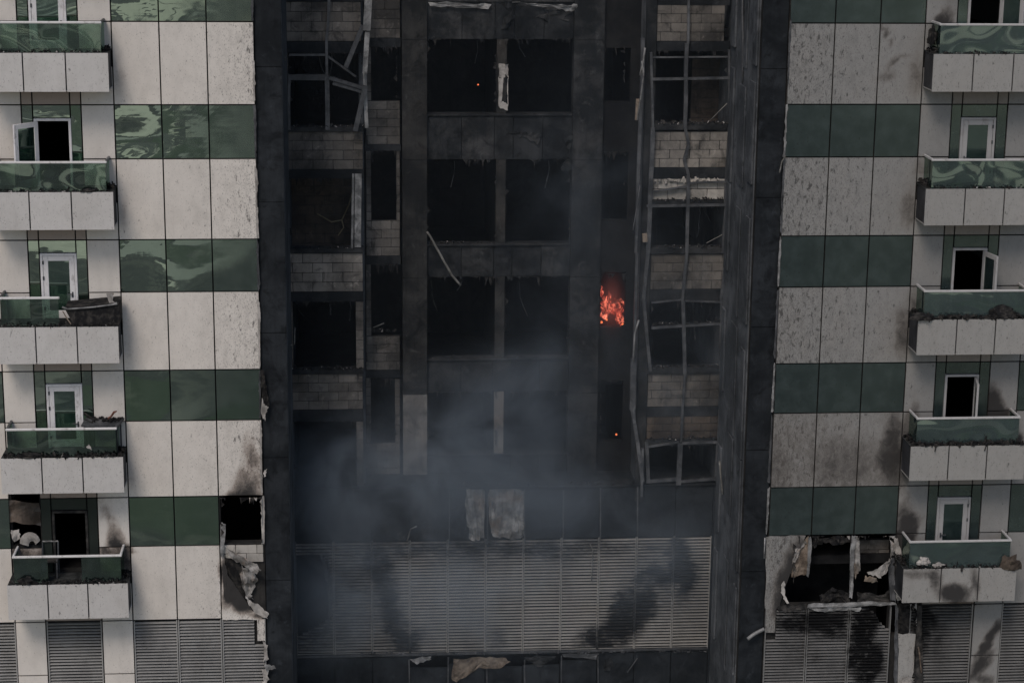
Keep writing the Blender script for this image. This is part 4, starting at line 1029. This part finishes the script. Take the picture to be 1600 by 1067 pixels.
debris('ragged scraps along the foot of the podium louvres', UV(560, 1022, YL-.05), UV(1105, 1018, YL-.05), 120, .07, .04, .03, 'alu')
debris('ragged crust along the podium ledge', UV(640, 757, YL), UV(1000, 755, YL), 120, .06, .1, .04, 'ash' if False else 'concrete')

# cables, rods and strips hanging from the ruin
def cable(name, label, pts, Y, r, mat='cable', cat='cable', n=5):
    P = []
    for i in range(len(pts)-1):
        for k in range(3):
            t = k/3; P.append((pts[i][0]*(1-t)+pts[i+1][0]*t+R.uniform(-.3, .3), pts[i][1]*(1-t)+pts[i+1][1]*t))
    P.append(pts[-1])
    o = MB().tube([UV(x, y, Y) for x, y in P], r, n); o.smooth = True
    return tag(o.build(name, M[mat]), label, cat)
cable('hanging_cable', 'long pale cable beside the left strip, top storey', [(440, 0), (436, 40), (440, 70), (446, 95)], 2.5, .02)
cable('hanging_cable', 'pale cable hanging down past the bent-frame window', [(438, 95), (440, 130), (442, 180), (443, 230), (446, 264)], 2.5, .022)
cable('hanging_cable', 'crooked cable left of the block-walled window', [(443, 332), (442, 370), (446, 388), (440, 410), (441, 430), (444, 452)], 2.5, .028)
cable('cable_knot', 'knot of wire left of the clean block wall', [(442, 450), (447, 448), (449, 453), (444, 455), (441, 460)], 2.5, .03)
cable('hanging_cable', 'thin cable left of the wide black opening', [(448, 505), (446, 530), (449, 540), (460, 538), (461, 512)], 3.2, .016)
cable('hanging_rod', 'slender rod leaning out of the core window', [(667, 362), (674, 372), (690, 402), (706, 430), (720, 446)], YC-.35, .035, 'cable', 'rod')
cable('sagging_wire', 'yellowed wire sagging across the block-walled room', [(496, 334), (518, 347), (534, 344), (545, 320), (551, 300)], YB+1.5, .02, 'yellow_cable', 'wire')
cable('sagging_wire', 'yellowed wire branching down to the room floor', [(534, 344), (537, 356), (528, 368)], YB+1.5, .02, 'yellow_cable', 'wire')
cable('hanging_cable', 'thin cable hanging below the third core sill', [(636, 845), (642, 826), (651, 822)], YL-.1, .02)
cable('hanging_cable', 'wire dangling over the right end of the podium louvres', [(922, 850), (926, 858), (924, 908)], YL-.06, .016)
cable('leaning_splinter', 'thin splinter leaning in the right window of the cracked frame', [(1108, 190), (1136, 162)], YB+.1, .012, 'cable', 'splinter')
cable('leaning_splinter', 'thin splinter leaning in the window under the pale blocks', [(1104, 380), (1132, 365)], YB+.1, .012, 'cable', 'splinter')
cable('leaning_strip', 'bent strip leaning outwards left of the right bay', [(1008, 75), (1005, 98), (1000, 118), (1007, 112)], YB-.5, .03, 'pale_alu', 'strip')
cable('leaning_strip', 'long thin strip hanging left of the right bay', [(1003, 96), (1006, 115), (1003, 140), (996, 188)], YB-.6, .028, 'pale_alu', 'strip')
cable('leaning_strip', 'faint strip hanging beside the fire bay', [(1000, 290), (994, 330), (989, 360)], YB-.5, .02, 'alu', 'strip')
cable('leaning_strip', 'pale strip hanging below the fire beside the smoky window', [(998, 500), (992, 520), (989, 566)], YB-.5, .03, 'pale_alu', 'strip')
cable('drain_pipe', 'dark pipe running down the right return wall', [(1160, -5), (1161, 60), (1160, 130)], 2.4, .035, 'alu', 'pipe')
cable('drain_pipe', 'pale broken pipe on the right return wall', [(1183, 110), (1181, 160), (1183, 195)], 1.0, .045, 'alu', 'pipe')
cable('drain_pipe', 'thin cable on the right return wall beside the pale blocks', [(1175, 280), (1174, 330), (1172, 420), (1167, 540)], 1.6, .018, 'debris', 'pipe')
cable('hanging_cable', 'pale cable at the torn edge of the right wing', [(1228, 243), (1222, 252), (1218, 270)], -.1, .02)
cable('hanging_cable', 'loose cable at the right end of the podium', [(1124, 720), (1127, 750), (1129, 772)], 3.0, .03)
cable('hanging_cable', 'wire hanging on the right return wall above the podium end', [(1155, 825), (1158, 850), (1154, 880), (1151, 925)], 2.0, .02)
cable('hanging_cable', 'thick stub of pipe poking from the right strip', [(1168, 998), (1178, 990), (1194, 982)], -.1, .05, 'pale_alu')
cable('hanging_cable', 'pale wire standing at the lower corner of the right wing', [(1195, 840), (1194, 872)], -.05, .02, 'pale_alu')
cable('leaning_splinter', 'splinter lying on the lowest ledge right of the torn scraps', [(980, 1050), (996, 1028)], YL-.08, .02, 'alu', 'splinter')
cable('leaning_splinter', 'thin splinter on the floor of the narrow window', [(583, 512), (600, 505)], YC+.1, .02, 'cable', 'splinter')
for x, y, Y, lb in ((1168, 413, 1.3, 'upper'), (1163, 473, 1.5, 'middle'), (1149, 979, 1.5, 'lower')):
    heap('stub', f'{lb} metal stub on the right return wall', UV(x, y, Y), (.06, .06, .05), 0, 'pale_alu', 'stub')

# ------------------------------------------------------------------ fire
def flame_mat():
    mt, t, b = new_mat('flame'); t.nodes.remove(b); out = t.nodes['Material Output']
    em = N(t, 'ShaderNodeEmission'); tr = N(t, 'ShaderNodeBsdfTransparent'); mx_ = N(t, 'ShaderNodeMixShader')
    n1 = nz(t, pos(t, (1, 1, .7)), 5.5, 5, .65, 1.2)
    c = mixc(t, ramp(t, n1, .4, .68), (.7, .05, .03), (1.0, .27, .16))
    t.links.new(c, em.inputs[0]); t.links.new(ramp(t, n1, .38, .72, .25, 2.6), em.inputs[1])
    t.links.new(ramp(t, nz(t, pos(t, (1, 1, .6), loc=(2, 5, 1)), 6, 5, .7, 1.5), .47, .72), mx_.inputs[0])
    t.links.new(tr.outputs[0], mx_.inputs[1]); t.links.new(em.outputs[0], mx_.inputs[2]); t.links.new(mx_.outputs[0], out.inputs[0])
    return mt
M['flame'] = flame_mat()
fire = bpy.data.objects.new('fire', None); col.objects.link(fire); fb = UV(955, 510, YC+.25); fire.location = fb
tag(fire, 'red flames burning in the narrow window opening right of the core', 'fire')
for k, (x, yb, yt, wd) in enumerate(((940, 488, 452, .22), (946, 492, 462, .2), (952, 486, 460, .25), (958, 490, 464, .22), (964, 494, 462, .24), (970, 492, 466, .2), (966, 510, 480, .22), (962, 506, 478, .12), (943, 500, 474, .18), (972, 504, 470, .1), (949, 480, 455, .12), (938, 472, 440, .1))):
    pts, rr = [], []
    for j in range(9):
        t = j/8; pts.append(UV(x+R.uniform(-1.5, 1.5)+3*math.sin(t*5+k), yb+(yt-yb)*t, YC+.12+.18*(k % 3)/2)); rr.append(max(.006, wd*.5*(math.sin(math.pi*min(1, t*.9+.12))**.8)*R.uniform(.8, 1.15)))
    mb = MB().tube(pts, rr, 9); mb.smooth = True; loose('flame', mb, 'flame', fire)
gm = bpy.data.materials.new('fire_glow'); gm.use_nodes = True; t = gm.node_tree; t.nodes.clear()  # added glowing volume, stands in for smoke lit by the flames
go_, gv = t.nodes.new('ShaderNodeOutputMaterial'), t.nodes.new('ShaderNodeVolumePrincipled')
gc = UV(955, 476, YC+.1)
gg = N(t, 'ShaderNodeTexGradient', gradient_type='QUADRATIC_SPHERE'); t.links.new(pos(t, (1/.55, 1/.5, 1/1.3), (-gc.x/.55, -gc.y/.5, -gc.z/1.3)), gg.inputs[0])
t.links.new(math_(t, 'MULTIPLY', gg.outputs['Fac'], .8), gv.inputs['Density']); gv.inputs['Color'].default_value = (.4, .38, .38, 1)
gv.inputs['Emission Color'].default_value = (1, .13, .07, 1); t.links.new(math_(t, 'MULTIPLY', gg.outputs['Fac'], .3), gv.inputs['Emission Strength']); t.links.new(gv.outputs[0], go_.inputs['Volume'])
loose('fire_glow', MB().box(gc.x-.56, gc.x+.56, gc.y-.5, gc.y+.5, gc.z-1.3, gc.z+1.3), gm, fire)
mt, t, b = new_mat('ember_glow'); b.inputs['Base Color'].default_value = (.2, .05, .02, 1); b.inputs['Emission Color'].default_value = (1, .22, .07, 1); b.inputs['Emission Strength'].default_value = 1.1
M['ember'] = mt
for px, py, Y, r_, lb in ((963, 679, YC-.1, .024, 'single orange ember low in the fire bay'), (747, 133, YC+1.5, .02, 'faint red ember deep in the upper core window'),
                          (940, 504, YC+.1, .03, 'small ember at the lower left of the flames'), (973, 507, YC+.1, .03, 'small ember at the lower right of the flames'), (948, 500, YC+.1, .025, 'small ember just under the flames')):
    heap('ember', lb, UV(px, py, Y), (r_, r_, r_*1.4), 0, 'ember', 'ember')

# ------------------------------------------------------------------ ground far below: seen only mirrored in the glass
def mat_ground():
    mt, t, b = new_mat('city_ground')
    v = N(t, 'ShaderNodeTexVoronoi', in_Scale=.021); v.distance = 'CHEBYCHEV'; t.links.new(pos(t, rot=(0, 0, .35)), v.inputs['Vector'])
    sep = N(t, 'ShaderNodeSeparateColor'); t.links.new(v.outputs['Color'], sep.inputs[0])
    cr = N(t, 'ShaderNodeValToRGB'); t.links.new(sep.outputs[0], cr.inputs[0]); cr.color_ramp.interpolation = 'CONSTANT'
    els = cr.color_ramp.elements; els[0].position = 0; els[0].color = (.04, .042, .04, 1); els[1].position = .3; els[1].color = (.72, .69, .54, 1)
    for p, c in ((.48, (.08, .085, .08, 1)), (.6, (.42, .42, .36, 1)), (.72, (.06, .08, .05, 1)), (.82, (.75, .72, .58, 1)), (.92, (.2, .19, .17, 1))):
        e = els.new(p); e.color = c
    d = N(t, 'ShaderNodeTexVoronoi', in_Scale=.021); d.feature = 'DISTANCE_TO_EDGE'; t.links.new(pos(t, rot=(0, 0, .35)), d.inputs['Vector'])
    c = mixc(t, ramp(t, d.outputs['Distance'], .05, .08), (.055, .055, .055), cr.outputs[0])
    c = mixc(t, ramp(t, nz(t, pos(t), .12, 5), .45, .7, 0, .35), c, (.3, .28, .23))
    t.links.new(c, b.inputs['Base Color']); b.inputs['Roughness'].default_value = .9
    return mt
g = MB(); S = 2500
g.add([(-S, -S, ZG), (S, -S, ZG), (S, S, ZG), (-S, S, ZG)], [(0, 1, 2, 3)])
go = g.build('ground', mat_ground()); go['kind'] = 'structure'

# ------------------------------------------------------------------ smoke
def smoke_mat(cen, blobs, base, colr, scale=.5, name='smoke', lo=.36, hi=.66):
    mt = bpy.data.materials.new(name); mt.use_nodes = True; t = mt.node_tree; t.nodes.clear()
    out = t.nodes.new('ShaderNodeOutputMaterial'); vol = t.nodes.new('ShaderNodeVolumePrincipled')
    vol.inputs['Color'].default_value = (*colr, 1); vol.inputs['Anisotropy'].default_value = .2
    tot = None
    for (x, y, z), (rx, ry, rz), st in blobs:
        P = pos(t, (1/rx, 1/ry, 1/rz), (-x/rx, -y/ry, -z/rz))
        gr = N(t, 'ShaderNodeTexGradient', gradient_type='QUADRATIC_SPHERE'); t.links.new(P, gr.inputs[0])
        v = math_(t, 'MULTIPLY', gr.outputs['Fac'], st); tot = v if tot is None else math_(t, 'ADD', tot, v)
    n = ramp(t, nz(t, pos(t, (.9, .8, 1.0), rot=(0, .5, 0)), scale, 4, .6, 1.0), lo, hi, .25, 1.5)
    dn = math_(t, 'MULTIPLY', tot, n)
    if base: dn = math_(t, 'ADD', dn, base)
    t.links.new(dn, vol.inputs['Density']); t.links.new(vol.outputs[0], out.inputs['Volume'])
    return mt
def at(px, py, Y): x, z = U(px, py, Y); return (x, Y, z)
sb = [(at(740, 690, 3.0), (4.4, 1.7, 3.2), .55), (at(630, 765, 3.0), (4.2, 1.5, 2.2), .85), (at(540, 740, 3.0), (2.8, 1.4, 2.2), .75), (at(850, 600, 3.2), (2.8, 1.4, 3.2), .42),
      (at(510, 900, 2.6), (2.8, 1.5, 3.6), .7), (at(880, 790, 3.0), (4.6, 1.5, 2.4), .45), (at(920, 330, 3.0), (4.0, 1.6, 6.0), .13), (at(1070, 560, 3.0), (3.2, 1.5, 5.5), .14), (at(720, 920, 2.8), (6.5, 1.5, 3.0), .5), (at(1050, 870, 2.8), (3.4, 1.5, 3.2), .3)]
sm = MB().box(XA+.02, XZ-.02, .7, 4.05, -13.4, 8.0)
sb = [(c, r, v*1.15) for c, r, v in sb]
so_ = sm.build('smoke', smoke_mat(None, sb, .012, (.53, .62, .72)))
tag(so_, 'blue-grey smoke drifting across the lower part of the burnt-out centre', 'smoke', kind='stuff')
